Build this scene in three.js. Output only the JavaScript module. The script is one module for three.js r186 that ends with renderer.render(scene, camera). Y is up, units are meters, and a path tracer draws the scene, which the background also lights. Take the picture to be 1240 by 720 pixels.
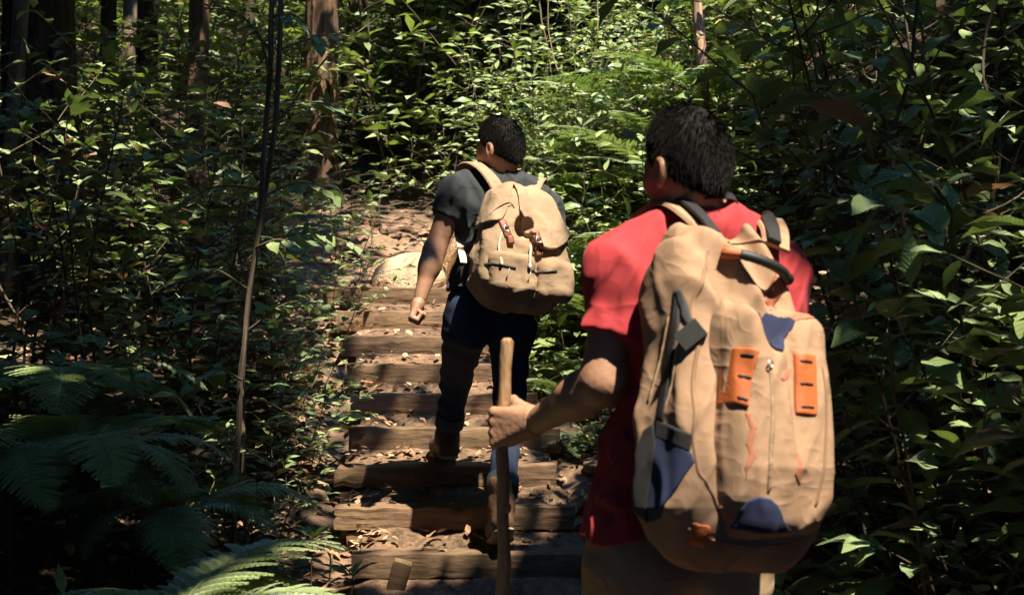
import * as THREE from 'three';
import { Sky } from 'three/addons/objects/Sky.js';
import { ImprovedNoise } from 'three/addons/math/ImprovedNoise.js';
import { mergeGeometries, toCreasedNormals } from 'three/addons/utils/BufferGeometryUtils.js';

// ------------------------------------------------------------------ camera, sky, sun, exposure
const scene = new THREE.Scene();
const FPX = 1722, EYE = 1.35, HZ = 340;             // focal length in photo pixels, eye height, horizon row
const camera = new THREE.PerspectiveCamera(2 * Math.atan(360 / FPX) * 180 / Math.PI, 1240 / 720, 0.05, 400);
camera.position.set(0, EYE, 0);
camera.rotation.x = -Math.atan((360 - HZ) / FPX);
camera.filmGauge = 36; camera.setFocalLength(50); camera.fov = 2 * Math.atan(360 / FPX) * 180 / Math.PI; camera.updateProjectionMatrix();
camera.focus = 5.7; camera.userData.fStop = 6.3;

const SUN = new THREE.Vector3(0.40, 1.42, 0.56).normalize();
const sky = new Sky();
sky.name = 'sky'; sky.scale.setScalar(300); sky.userData.kind = 'structure';
const su = sky.material.uniforms;
su.sunPosition.value.copy(SUN); su.turbidity.value = 14; su.rayleigh.value = 0.2; su.mieCoefficient.value = 0.004; su.mieDirectionalG.value = 0.8;
if (su.cloudCoverage) su.cloudCoverage.value = 0;
scene.add(sky);
scene.environmentIntensity = 0.24;
const sun = new THREE.DirectionalLight(new THREE.Color(1.0, 0.89, 0.70), 5);
sun.name = 'sun'; sun.position.copy(SUN).multiplyScalar(60).add(new THREE.Vector3(0, 1, -7)); sun.target.position.set(0, 1, -7);
sun.castShadow = true; sun.shadow.mapSize.set(4096, 4096);
Object.assign(sun.shadow.camera, { left: -25, right: 25, top: 30, bottom: -30, near: 1, far: 140 });
sun.shadow.radius = 1;
scene.add(sun, sun.target);
const renderer = new THREE.WebGLRenderer({ antialias: true });
renderer.toneMapping = THREE.LinearToneMapping;
renderer.toneMappingExposure = 3.2;
renderer.shadowMap.enabled = true;

// ------------------------------------------------------------------ helpers
const V = (x, y, z) => new THREE.Vector3(x, y, z);
function rng(seed) { let a = seed >>> 0; return () => { a = (a + 0x6D2B79F5) >>> 0; let t = a; t = Math.imul(t ^ (t >>> 15), t | 1); t ^= t + Math.imul(t ^ (t >>> 7), t | 61); return ((t ^ (t >>> 14)) >>> 0) / 4294967296; }; }
const perlin = new ImprovedNoise();
const nz = (x, y, z) => perlin.noise(x + 31.7, y + 57.3, z + 11.9);
function fbm(x, y, z, o = 4) { let s = 0, a = 0.5, f = 1; for (let i = 0; i < o; i++) { s += a * nz(x * f, y * f, z * f); f *= 2.03; a *= 0.5; } return s; }
const clamp = (v, a, b) => v < a ? a : v > b ? b : v;
const lerp = (a, b, t) => a + (b - a) * t;
const sstep = (a, b, x) => { const t = clamp((x - a) / (b - a), 0, 1); return t * t * (3 - 2 * t); };
function table(t, x) { if (x <= t[0][0]) return t[0][1]; for (let i = 1; i < t.length; i++) if (x <= t[i][0]) return lerp(t[i - 1][1], t[i][1], (x - t[i - 1][0]) / (t[i][0] - t[i - 1][0])); return t[t.length - 1][1]; }
// a photo pixel and a depth along the view give a point of the place
const J = (px, py, d) => V((px - 620) / FPX * d, EYE - (py - HZ) / FPX * d, -d);
const XW = (px, d) => (px - 620) / FPX * d;

const taken = {};
function numbered(n) { const k = taken[n] = (taken[n] ?? -1) + 1; return k ? n + '_' + String(k).padStart(3, '0') : n; }
function shade(o) { o.castShadow = true; o.receiveShadow = true; return o; }
function tag(o, label, category, group, kind) { if (label) o.userData.label = label; if (category) o.userData.category = category; if (group) o.userData.group = group; if (kind) o.userData.kind = kind; return o; }
function thing(name, label, category, pos = V(0, 0, 0), group) { const g = new THREE.Group(); g.name = numbered(name); g.position.copy(pos); scene.add(g); return tag(g, label, category, group); }
function part(name, geo, mat, parent) { const m = shade(new THREE.Mesh(geo, mat)); m.name = name; parent.add(m); return m; }
function topMesh(name, geo, mat, pos) { const m = shade(new THREE.Mesh(geo, mat)); m.name = numbered(name); if (pos) m.position.copy(pos); scene.add(m); return m; }
function copyThing(src, pos, yaw, scale, label) {
  const c = src.clone(); c.name = numbered(src.userData.baseName || src.name.replace(/_\d{3}$/, '')); scene.add(c);
  c.position.copy(pos); c.rotation.set(0, yaw, 0); c.scale.setScalar(scale); if (label) c.userData.label = label; delete c.userData.baseName; return c;
}
// ------------------------------------------------------------------ textures
function dataTex(n, m, fn, srgb) {
  const a = new Uint8Array(n * m * 4);
  for (let j = 0; j < m; j++) for (let i = 0; i < n; i++) { const c = fn(i / n, j / m), k = (j * n + i) * 4; a[k] = clamp(c[0], 0, 1) * 255; a[k + 1] = clamp(c[1], 0, 1) * 255; a[k + 2] = clamp(c[2], 0, 1) * 255; a[k + 3] = 255; }
  const t = new THREE.DataTexture(a, n, m, THREE.RGBAFormat); t.wrapS = t.wrapT = THREE.RepeatWrapping; t.magFilter = THREE.LinearFilter; t.minFilter = THREE.LinearMipmapLinearFilter; t.generateMipmaps = true;
  if (srgb) t.colorSpace = THREE.SRGBColorSpace; t.needsUpdate = true; return t;
}
// noise that repeats over the unit square
function tileNoise(u, v, f, seed, o = 4) {
  let s = 0, a = 0.5;
  for (let i = 0; i < o; i++) {
    const U = u * f, W = v * f, x0 = Math.floor(U), y0 = Math.floor(W), fx = U - x0, fy = W - y0, sx = fx * fx * (3 - 2 * fx), sy = fy * fy * (3 - 2 * fy);
    const h = (x, y) => { x = ((x % f) + f) % f; y = ((y % f) + f) % f; let q = Math.imul(x + 101 + seed * 7919, 374761393) ^ Math.imul(y + 57 + i * 131, 668265263); q = Math.imul(q ^ (q >>> 13), 1274126177); return ((q ^ (q >>> 16)) >>> 0) / 4294967296; };
    s += a * lerp(lerp(h(x0, y0), h(x0 + 1, y0), sx), lerp(h(x0, y0 + 1), h(x0 + 1, y0 + 1), sx), sy); f *= 2; a *= 0.5;
  }
  return s;
}
const gray = (v) => [v, v, v];
const TEX = {};
TEX.soil = dataTex(512, 512, (u, v) => { const a = tileNoise(u, v, 8, 1, 5), b = tileNoise(u, v, 48, 2, 3), k = 0.45 + 0.75 * (a - 0.45) + 0.7 * (b - 0.45); return [k * 1.02, k * 0.97, k * 0.9]; }, false);
TEX.soilBump = dataTex(512, 512, (u, v) => gray(0.5 * tileNoise(u, v, 16, 3, 4) + 0.5 * tileNoise(u, v, 64, 4, 3)), false);
TEX.bark = dataTex(256, 512, (u, v) => { const r = tileNoise(u, v * 0.25 + 0.1 * tileNoise(u, v, 4, 6, 2), 16, 5, 4), p = tileNoise(u, v, 6, 7, 4), k = 0.35 + 1.1 * (r - 0.4) + 0.5 * (p - 0.45); return [k, k * 0.97, k * 0.92]; }, false);
TEX.barkBump = dataTex(256, 512, (u, v) => gray(0.75 * tileNoise(u, v * 0.25 + 0.1 * tileNoise(u, v, 4, 6, 2), 16, 5, 4) + 0.25 * tileNoise(u, v, 32, 8, 3)), false);
TEX.wood = dataTex(512, 512, (u, v) => { const g = tileNoise(u * 0.125, v, 64, 9, 3), p = tileNoise(u, v, 6, 10, 5), m = tileNoise(u, v, 24, 11, 3); const k = 0.62 + 0.55 * (g - 0.45) + 0.75 * (p - 0.45) + 0.45 * (m - 0.45); const w = sstep(0.5, 0.62, p); return [k * lerp(1, 0.9, w), k * lerp(0.97, 0.93, w), k * lerp(0.9, 0.8, w)]; }, false);
TEX.woodBump = dataTex(512, 512, (u, v) => gray(0.6 * tileNoise(u * 0.125, v, 64, 9, 3) + 0.4 * tileNoise(u, v, 32, 12, 4)), false);
TEX.weave = dataTex(128, 128, (u, v) => { const x = u * 32, y = v * 32, c = (Math.floor(x) + Math.floor(y)) % 2; return gray(0.5 + 0.35 * (c ? Math.sin(x * Math.PI) : Math.sin(y * Math.PI)) * 0.8 + 0.25 * (tileNoise(u, v, 32, 13, 2) - 0.45)); }, false);
TEX.weave.repeat.set(5, 5);
TEX.cloth = dataTex(512, 512, (u, v) => { const k = 0.86 + 0.45 * (tileNoise(u, v, 5, 14, 5) - 0.47) + 0.16 * (tileNoise(u, v, 96, 15, 2) - 0.38); return [k, k * 0.985, k * 0.96]; }, false);
TEX.wrinkle = dataTex(512, 512, (u, v) => { const q = 0.22 * tileNoise(u, v, 4, 31, 3), r = (f, s, a, b) => Math.pow(1 - Math.abs(2 * tileNoise(u * a + q, v * b + q, f, s, 2) / 0.75 - 1), 3); return gray(0.5 * r(5, 32, 1, 1) + 0.32 * r(9, 33, 1, 2) + 0.18 * r(18, 34, 1, 1)); }, false);
TEX.wrinkle.repeat.set(0.5, 0.5);
TEX.denim = dataTex(256, 256, (u, v) => { const t = Math.sin((u + v) * 2 * Math.PI * 48), k = 0.7 + 0.22 * t * (0.5 + tileNoise(u, v, 32, 16, 2)) + 0.6 * (tileNoise(u, v, 6, 17, 4) - 0.47); return [k * 0.95, k, k * 1.06]; }, false);
TEX.skin = dataTex(256, 256, (u, v) => { const k = 0.93 + 0.25 * (tileNoise(u, v, 10, 18, 5) - 0.47); return [k, k * 0.97, k * 0.95]; }, false);
TEX.skinBump = dataTex(256, 256, (u, v) => gray(tileNoise(u, v, 40, 19, 3)), false);
const leafVein = (u, v) => { const w = Math.abs(v - 0.5) * 2; let s = Math.exp(-Math.pow(w / 0.035, 2)); const q = (u - w * 0.16) * 11, f = Math.abs(q - Math.round(q)); s = Math.max(s, 0.75 * Math.exp(-Math.pow(f / 0.09, 2)) * (1 - 0.55 * w)); return s; };
TEX.leaf = dataTex(256, 128, (u, v) => { const s = leafVein(u, v), n = tileNoise(u, v, 8, 20, 4), k = 0.92 + 0.5 * (n - 0.45), sp = sstep(0.66, 0.74, tileNoise(u, v, 14, 21, 3)); return [k * (1 + 0.35 * s) + 0.12 * sp, k * (1 + 0.22 * s) - 0.12 * sp, k * (1 + 0.25 * s) - 0.12 * sp]; }, false);
TEX.leafBump = dataTex(256, 128, (u, v) => { const w = Math.abs(v - 0.5) * 2, q = (u - w * 0.16) * 11, f = Math.abs(q - Math.round(q)); return gray(0.2 + 0.8 * Math.sqrt(f * 2) * (1 - Math.exp(-Math.pow(w / 0.06, 2)))); }, false);
TEX.stone = dataTex(512, 512, (u, v) => { const a = tileNoise(u, v, 6, 22, 5), b = tileNoise(u, v, 40, 23, 3), c = sstep(0.6, 0.66, tileNoise(u, v, 18, 24, 3)); const k = 0.75 + 0.5 * (a - 0.47) + 0.4 * (b - 0.45) - 0.3 * c; return [k, k * 0.97, k * 0.92]; }, false);

const lin = (r, g, b) => new THREE.Color().setRGB(r, g, b);
function mat(o) { const { rgb, phys, rep, ...r } = o; if (rgb) r.color = lin(...rgb); if (rep) for (const k of ['map', 'bumpMap', 'roughnessMap']) if (r[k]) { r[k] = r[k].clone(); r[k].repeat.set(rep[0], rep[1]); r[k].needsUpdate = true; } return phys ? new THREE.MeshPhysicalMaterial(r) : new THREE.MeshStandardMaterial(r); }
const leafMat = (rgb, tr = 0.35, coat = 0.35, cr = 0.38) => mat({ phys: true, rgb, map: TEX.leaf, bumpMap: TEX.leafBump, bumpScale: 0.0022, roughness: 1, transmission: tr, thickness: 0, clearcoat: coat, clearcoatRoughness: cr, side: THREE.DoubleSide });
const M = {
  ground: mat({ rgb: [1, 1, 1], vertexColors: true, map: TEX.soil, bumpMap: TEX.soilBump, bumpScale: 0.02, roughness: 0.96 }),
  bark: [mat({ rgb: [0.12, 0.085, 0.055], map: TEX.bark, bumpMap: TEX.barkBump, bumpScale: 0.03, roughness: 0.95 }), mat({ rgb: [0.26, 0.15, 0.09], map: TEX.bark, bumpMap: TEX.barkBump, bumpScale: 0.025, roughness: 0.95 }), mat({ rgb: [0.34, 0.27, 0.19], map: TEX.bark, bumpMap: TEX.barkBump, bumpScale: 0.015, roughness: 0.95 })],
  pinkBark: mat({ rgb: [0.62, 0.36, 0.25], map: TEX.bark, bumpMap: TEX.barkBump, bumpScale: 0.006, roughness: 0.85 }),
  twig: [mat({ rgb: [0.075, 0.05, 0.03], roughness: 0.9 }), mat({ rgb: [0.12, 0.1, 0.05], roughness: 0.9 }), mat({ rgb: [0.22, 0.16, 0.09], roughness: 0.9 })],
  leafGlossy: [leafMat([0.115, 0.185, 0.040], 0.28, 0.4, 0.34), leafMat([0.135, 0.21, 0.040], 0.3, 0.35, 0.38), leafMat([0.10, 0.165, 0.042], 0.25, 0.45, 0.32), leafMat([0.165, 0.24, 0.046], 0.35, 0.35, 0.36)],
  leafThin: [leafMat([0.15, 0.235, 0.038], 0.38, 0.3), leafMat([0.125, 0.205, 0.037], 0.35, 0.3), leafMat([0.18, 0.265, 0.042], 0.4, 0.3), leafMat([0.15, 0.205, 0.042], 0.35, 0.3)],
  leafSunlit: [leafMat([0.235, 0.335, 0.043], 0.42, 0.7, 0.24), leafMat([0.19, 0.29, 0.040], 0.4, 0.8, 0.2), leafMat([0.275, 0.36, 0.055], 0.45, 0.6, 0.26), leafMat([0.17, 0.26, 0.05], 0.35, 0.9, 0.18)],  // sunlight put into the leaf colour: brighter and yellower than the shaded plants
  leafRed: leafMat([0.28, 0.13, 0.06], 0.35, 0.3),
  leafYellow: leafMat([0.4, 0.3, 0.04], 0.4, 0.3),
  leafCanopy: leafMat([0.09, 0.16, 0.034], 0.3, 0.2, 0.4),
  fern: [leafMat([0.135, 0.22, 0.034], 0.4, 0.15), leafMat([0.165, 0.255, 0.037], 0.42, 0.2), leafMat([0.195, 0.29, 0.042], 0.45, 0.2), leafMat([0.205, 0.295, 0.06], 0.45, 0.3)],
  litter: [mat({ phys: true, rgb: [0.30, 0.17, 0.09], map: TEX.leaf, roughness: 0.9, transmission: 0.1, thickness: 0, side: THREE.DoubleSide }), mat({ phys: true, rgb: [0.42, 0.29, 0.17], map: TEX.leaf, roughness: 0.9, transmission: 0.1, thickness: 0, side: THREE.DoubleSide }), mat({ phys: true, rgb: [0.14, 0.08, 0.045], map: TEX.leaf, roughness: 0.9, transmission: 0.1, thickness: 0, side: THREE.DoubleSide })],
  timber: [mat({ rgb: [0.175, 0.106, 0.062], map: TEX.wood, bumpMap: TEX.woodBump, bumpScale: 0.008, roughness: 0.92 }), mat({ rgb: [0.205, 0.122, 0.07], map: TEX.wood, bumpMap: TEX.woodBump, bumpScale: 0.008, roughness: 0.92 }), mat({ rgb: [0.255, 0.152, 0.09], map: TEX.wood, bumpMap: TEX.woodBump, bumpScale: 0.01, roughness: 0.92 })],
  earth: mat({ rgb: [0.27, 0.165, 0.098], map: TEX.soil, bumpMap: TEX.soilBump, bumpScale: 0.02, roughness: 0.96 }),
  stone: mat({ rgb: [0.60, 0.42, 0.27], map: TEX.stone, bumpMap: TEX.soilBump, bumpScale: 0.012, roughness: 0.95 }),
};

// ------------------------------------------------------------------ geometry helpers
function geoFrom(pos, idx, uv, nor) {
  const g = new THREE.BufferGeometry(); g.setAttribute('position', new THREE.Float32BufferAttribute(pos, 3)); g.setAttribute('uv', new THREE.Float32BufferAttribute(uv || new Array(pos.length / 3 * 2).fill(0), 2)); g.setIndex(idx);
  if (nor) g.setAttribute('normal', new THREE.Float32BufferAttribute(nor, 3)); else g.computeVertexNormals(); return g;
}
// a tapered tube along points; radii per point; uv in metres
function tube(pts, rad, sides = 6, closeEnds = true, ripple) {
  const pos = [], idx = [], uv = []; let fr = V(0, 0, 1), len = 0; const n = pts.length; const t = V(), b = V();
  for (let i = 0; i < n; i++) {
    t.copy(pts[Math.min(i + 1, n - 1)]).sub(pts[Math.max(i - 1, 0)]).normalize();
    if (i === 0 && Math.abs(t.dot(fr)) > 0.9) fr = V(1, 0, 0);
    fr.addScaledVector(t, -fr.dot(t)).normalize(); b.crossVectors(t, fr);
    if (i) len += pts[i].distanceTo(pts[i - 1]);
    const r = typeof rad === 'number' ? rad : rad[i];
    for (let k = 0; k <= sides; k++) { const a = k / sides * Math.PI * 2, rr = ripple ? r * ripple(a, len, i) : r, c = Math.cos(a) * rr, s = Math.sin(a) * rr; pos.push(pts[i].x + fr.x * c + b.x * s, pts[i].y + fr.y * c + b.y * s, pts[i].z + fr.z * c + b.z * s); uv.push(k / sides * Math.max(1, Math.round(r * 6.283 / 0.6)), len / 1.2); }
  }
  const w = sides + 1;
  for (let i = 0; i < n - 1; i++) for (let k = 0; k < sides; k++) { const a = i * w + k; idx.push(a, a + 1, a + w, a + 1, a + w + 1, a + w); }
  if (closeEnds) for (const e of [0, n - 1]) { const c = pos.length / 3; pos.push(pts[e].x, pts[e].y, pts[e].z); uv.push(0.5, 0); for (let k = 0; k < sides; k++) e ? idx.push(c, e * w + k, e * w + k + 1) : idx.push(c, k + 1, k); }
  const g = geoFrom(pos, idx, uv); 
  // even out the normals along the seam
  const N = g.attributes.normal; for (let i = 0; i < n; i++) { const a = i * w, c = a + sides, x = N.getX(a) + N.getX(c), y = N.getY(a) + N.getY(c), z = N.getZ(a) + N.getZ(c), l = Math.hypot(x, y, z) || 1; N.setXYZ(a, x / l, y / l, z / l); N.setXYZ(c, x / l, y / l, z / l); }
  return g;
}
function curve(pts, n) { return new THREE.CatmullRomCurve3(pts).getPoints(n); }
// a leaf along +x, face up +y: outline by width profile, folded along the midrib and drooping
function leafGeo({ segs = 6, wid = 0.36, peak = 0.42, fold = 0.25, droop = 0.3, wave = 0.03, stalk = 0.06 } = {}) {
  const pos = [], uv = [], idx = [];
  for (let i = 0; i <= segs; i++) {
    const t = i / segs, a = t < peak ? Math.sin(t / peak * Math.PI / 2) : Math.pow(Math.cos((t - peak) / (1 - peak) * Math.PI / 2), 1.25);
    const hw = 0.5 * wid * Math.max(a, i === 0 ? 0.06 : i === segs ? 0.015 : 0.05), ang = droop * t * t * 1.2, x = stalk + (1 - stalk) * (t - droop * droop * 0.25 * t * t * t), y = -droop * 0.55 * t * t, e = hw * Math.sin(fold) + wave * Math.sin(i * 2.1) * a;
    pos.push(x, y + e * Math.cos(ang), -hw * Math.cos(fold), x, y, 0, x, y + (hw * Math.sin(fold) - wave * Math.sin(i * 1.7 + 1) * a), hw * Math.cos(fold));
    const vv = 0.5 * Math.max(a, 0.05); uv.push(t, 0.5 - vv, t, 0.5, t, 0.5 + vv);
    if (i < segs) { const k = i * 3; idx.push(k, k + 1, k + 3, k + 1, k + 4, k + 3, k + 1, k + 2, k + 4, k + 2, k + 5, k + 4); }
  }
  pos.push(0, 0, -0.006, 0, 0, 0.006, stalk, 0, 0); uv.push(0, 0.5, 0, 0.5, 0.02, 0.5); const k = pos.length / 3; idx.push(k - 3, k - 2, k - 1);
  return geoFrom(pos, idx, uv);
}
const LEAF = {
  broad: [leafGeo({ wid: 0.46, droop: 0.35 }), leafGeo({ wid: 0.5, droop: 0.55, fold: 0.32 }), leafGeo({ wid: 0.42, droop: 0.2, fold: 0.18 })],
  lance: [leafGeo({ wid: 0.32, peak: 0.38, droop: 0.4 }), leafGeo({ wid: 0.36, peak: 0.4, droop: 0.2, fold: 0.3 }), leafGeo({ wid: 0.24, peak: 0.4, droop: 0.6 })],
  small: [leafGeo({ segs: 4, wid: 0.34, droop: 0.3 }), leafGeo({ segs: 4, wid: 0.4, droop: 0.5, fold: 0.35 })],
  coarse: [leafGeo({ segs: 2, wid: 0.42, peak: 0.45, droop: 0.3 })],
  dead: [leafGeo({ segs: 4, wid: 0.42, droop: -0.5, fold: 0.5, wave: 0.06 }), leafGeo({ segs: 4, wid: 0.5, droop: 0.6, fold: -0.3, wave: 0.08 }), leafGeo({ segs: 4, wid: 0.34, droop: -0.2, fold: 0.7, wave: 0.05 })],
};
const _x = V(), _y = V(), _z = V();
function basis(pos, dir, up, s, m = new THREE.Matrix4()) { _x.copy(dir).normalize(); _z.crossVectors(_x, up); if (_z.lengthSq() < 1e-6) _z.set(0, 0, 1).cross(_x); _z.normalize(); _y.crossVectors(_z, _x); m.makeBasis(_x, _y, _z); m.scale(V(s, s, s)); return m.setPosition(pos); }
function bake(geo, m) { return geo.clone().applyMatrix4(m); }

// ------------------------------------------------------------------ ground
const XC = [[-30, 2.0], [0, 0.15], [4, -0.05], [5.65, -0.19], [7.05, -0.34], [8.45, -0.62], [10, -0.85], [13, -1.3], [30, -5]];
const PH = [[-40, -7], [-8, -0.9], [0, -0.03], [5.2, -0.02], [5.32, -0.05], [8.45, 1.13], [8.62, 1.30], [10, 1.56], [12, 2.05], [20, 4.3], [35, 8.6], [60, 14], [120, 20]];
const STEP_T = 0.35, STEP_R = 0.131;
function pathS(x, d) { return x - table(XC, d); }
function groundH(x, z) {
  const d = -z, s = pathS(x, d), er = lerp(0.95, 0.5, sstep(3.6, 5.6, d)), el = lerp(0.8, 0.52, sstep(3.6, 5.6, d));
  let h = table(PH, d);
  const tr = Math.max(0, s - er), tl = Math.max(0, -s - el);
  h += 0.72 * Math.min(tr, 3.2) + 0.34 * Math.max(0, tr - 3.2) - 0.18 * (1 - Math.exp(-tr * 4)) * sstep(5, 7, d) * (1 - sstep(8, 9, d));
  h += lerp(0.30, 0.10, sstep(5.5, 8, d)) * Math.min(tl, 3) + 0.1 * Math.max(0, tl - 3) + 0.05 * sstep(0, 0.3, tl);
  const off = sstep(0, 0.5, tr + tl), far = sstep(8.5, 9.2, d);
  h += off * (0.16 * fbm(x * 0.7, z * 0.7, 0.3, 4) + 0.03 * fbm(x * 4, z * 4, 2, 3)) + (0.012 + 0.05 * far) * fbm(x * 5, z * 5, 7, 3) * (1 - off * 0.5) + 0.06 * far * fbm(x * 1.6, z * 1.6, 4, 2);
  return h;
}
const onGround = (x, z, up = 0) => V(x, groundH(x, z) + up, z);
{
  const spread = (n, fine, ext, c) => { const a = []; for (let i = 0; i <= n; i++) { const t = (i / n) * 2 - 1; a.push(c + Math.sign(t) * (fine * Math.abs(t) + (ext - fine) * Math.pow(Math.abs(t), 4.5))); } return a; };
  const xs = spread(240, 6.5, 110, 0), zs = spread(300, 9.5, 115, -7), pos = [], uv = [], col = [], idx = [];
  for (const z of zs) for (const x of xs) {
    const h = groundH(x, z), d = -z, s = pathS(x, d); pos.push(x, h, z); uv.push(x / 1.3, z / 1.3);
    const dirt = (1 - sstep(0.42, 0.75, Math.abs(s) + 0.25 * fbm(x * 3, z * 3, 1, 3))) * (1 - sstep(10.5, 12, d)), bare = sstep(8.3, 8.7, d) * (1 - sstep(10.2, 11.5, d)) * lerp(0.6, 1, sstep(0.05, 0.4, s + 0.25 * fbm(x * 2, z * 2, 3, 2))) * sstep(-1.0, -0.6, s + 0.2 * fbm(x * 2, z * 2, 3, 2)) * (1 - sstep(0.75, 1.15, s + 0.3 * fbm(x * 2.5, z * 2.5, 5, 2)));
    const p = Math.max(dirt * sstep(5, 5.6, d) * 0.5, bare * 0.62), m = 0.85 + 0.5 * fbm(x * 1.2, z * 1.2, 8, 3);
    col.push(lerp(0.085 * m, 0.62, p), lerp(0.05 * m, 0.40, p), lerp(0.027 * m, 0.255, p));
  }
  const w = xs.length; for (let j = 0; j < zs.length - 1; j++) for (let i = 0; i < w - 1; i++) { const a = j * w + i; idx.push(a, a + w, a + 1, a + 1, a + w, a + w + 1); }
  const g = geoFrom(pos, idx, uv); g.setAttribute('color', new THREE.Float32BufferAttribute(col, 3));
  const m = topMesh('ground', g, M.ground); tag(m, 'brown forest floor and sandy trail rising up the slope', 'ground', null, 'structure');
}

// ------------------------------------------------------------------ timber steps
function timber(w, h, dp, seed, rough = 0.008) {
  const g0 = new THREE.BoxGeometry(w, h, dp, Math.max(6, Math.round(w / 0.045)), Math.max(2, Math.round(h / 0.03)), Math.max(2, Math.round(dp / 0.035))), P = g0.attributes.position, uv = g0.attributes.uv, N = g0.attributes.normal;
  const r = Math.min(0.014, h * 0.25), long = w >= dp && w >= h ? 0 : h >= dp ? 1 : 2;
  for (let i = 0; i < P.count; i++) {
    let x = P.getX(i), y = P.getY(i), z = P.getZ(i);
    const nx = Math.abs(N.getX(i)), ny = Math.abs(N.getY(i));
    const a = [x, y, z], L = a[long], o1 = a[(long + 1) % 3], o2 = a[(long + 2) % 3]; uv.setXY(i, (L + seed * 0.37) / 1.1, ((nx > 0.5 && long !== 0 ? o1 : ny > 0.5 ? o2 : o1) + seed * 0.21) / 1.1);
    // round the long edges: pull the corners in
    const ex = clamp((Math.abs(y) - (h / 2 - r)) / r, 0, 1), ez = clamp((Math.abs(z) - (dp / 2 - r)) / r, 0, 1), ek = clamp((Math.abs(x) - (w / 2 - r)) / r, 0, 1);
    const pull = 0.2 * r; if (ex > 0.9 && ez > 0.9) { y -= Math.sign(y) * pull; z -= Math.sign(z) * pull; } if (ek > 0.9 && (ex > 0.9 || ez > 0.9)) x -= Math.sign(x) * pull;
    const q = 7, dn = rough * (0.5 * fbm(x * 2.5 + seed * 3.1, y * 3, z * 5 + seed, 2) + fbm(x * 16 + seed * 3.1, y * 16, z * 16 + seed, 2)) * 1.3, wx = x * (1 + 0.02 * nz(seed, y * 9, z * 9));
    const chip = rough * 2.2 * Math.min(0, nz(x * 14 + seed * 9, y * 5, z * 9) + 0.25);
    P.setXYZ(i, wx, y + dn + Math.sign(y) * chip * (ez > 0.9 ? 1 : 0.15), z + dn * 0.8 + Math.sign(z) * chip * (ex > 0.9 ? 1 : 0.1));
  }
  return toCreasedNormals(g0, 0.7);
}
const LBL = ['lowest timber step, under the brown boot with raised heel', 'timber step between the two booted feet, mossy and shaded', 'shaded timber step under the flat planted brown boot', 'timber step just above the planted boot, tread strewn with dry leaves', 'sun dappled timber step with a split stake at its end', 'timber step fifth below the sandy boulder', 'timber step fourth below the sandy boulder', 'timber step third below the pale sandy boulder', 'top timber step in front of the pale sandy boulder'];
const stepTop = (n) => 0.262 + n * STEP_R, stepZ = (n) => -(5.65 + n * STEP_T);
for (let n = -1; n <= 8; n++) {
  const R = rng(400 + n), d = 5.65 + n * STEP_T, xc = table(XC, d) + [0, 0.03, -0.02, -0.035, 0.03, 0.0, 0.01, 0, 0, 0.02][n + 1], w = [1.0, 0.97, 1.02, 1.0, 1.0, 0.94, 0.92, 0.92, 0.92, 1.1][n + 1], y = stepTop(n), z = stepZ(n);
  const g = thing('timber_step', n < 0 ? 'timber step half hidden below the walking stick hand, foot of the flight' : LBL[n], 'step', V(xc, y - 0.1, z), 'timber steps of the forest trail'); g.rotation.y = (R() - 0.5) * 0.05 + [0, 0.012, -0.02, 0.01, 0, 0, 0, 0, 0.02, 0.0][n + 1]; g.rotation.z = (R() - 0.5) * 0.016;
  const mt = M.timber[(n * 5 + 6) % 3];
  const beam = part('front_beam', timber(w, n < 3 ? 0.098 : 0.116, 0.11, n * 3 + 11, 0.012), mt, g); beam.position.set(0, n < 3 ? 0.051 : 0.042, -0.055);
  const rb = part('riser_board', timber(w * 0.97, 0.10, 0.03, n * 3 + 14), M.timber[0], g); rb.position.set(0, -0.02, -0.085);
  // two boards behind the beam make the tread
  const b1 = part('tread_board', timber(w * (0.96 + R() * 0.05), 0.045, 0.115, n * 3 + 12), M.timber[Math.floor(R() * 3)], g); b1.position.set((R() - 0.5) * 0.04, 0.070 - R() * 0.006, -0.172); b1.rotation.z = (R() - 0.5) * 0.01;
  const b2 = part('tread_board', timber(w * (0.9 + R() * 0.06), 0.045, 0.12, n * 3 + 13), mt, g); b2.position.set((R() - 0.5) * 0.06, 0.066 - R() * 0.01, -0.292); b2.rotation.z = (R() - 0.5) * 0.014;
  { // earth trodden into the back of the tread
    const nx = 40, nq = 8, pos = [], uv = [], idx = [], ww = w * 0.96; for (let j = 0; j <= nq; j++) for (let i = 0; i <= nx; i++) { const x = (i / nx - 0.5) * ww, t = j / nq, z = -0.10 - 0.28 * t, h = 0.088 + 0.055 * Math.pow(t, 1.6) + 0.028 * fbm(x * 7 + n * 3, z * 9, n, 3) - 0.03 * sstep(0.42, 0.5, Math.abs(x / ww)) - 0.02 * (1 - t); pos.push(x, h, z); uv.push(x / 0.8 + n * 0.3, z / 0.8); if (j < nq && i < nx) { const a = j * (nx + 1) + i; idx.push(a, a + 1, a + nx + 1, a + 1, a + nx + 2, a + nx + 1); } }
    part('packed_earth', geoFrom(pos, idx, uv), M.earth, g);
  }
  for (const s of [-1, 1]) { const st = part('stake', timber(0.07 + R() * 0.03, 0.34, 0.06, n * 5 + s), M.timber[0], g); const out = s * (w / 2 - (n === 0 ? 0.11 : 0.06 + R() * 0.1)); st.position.set(out, -0.17 - R() * 0.02, -0.045); st.rotation.z = s < 0 ? (n === 0 ? -0.22 : (R() - 0.5) * 0.3) : (R() - 0.5) * 0.12; if (n === 0 && s < 0) { st.position.set(-w / 2 + 0.17, -0.075, 0.045); st.rotation.z = -0.28; st.rotation.x = 0.12; } }
}

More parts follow.
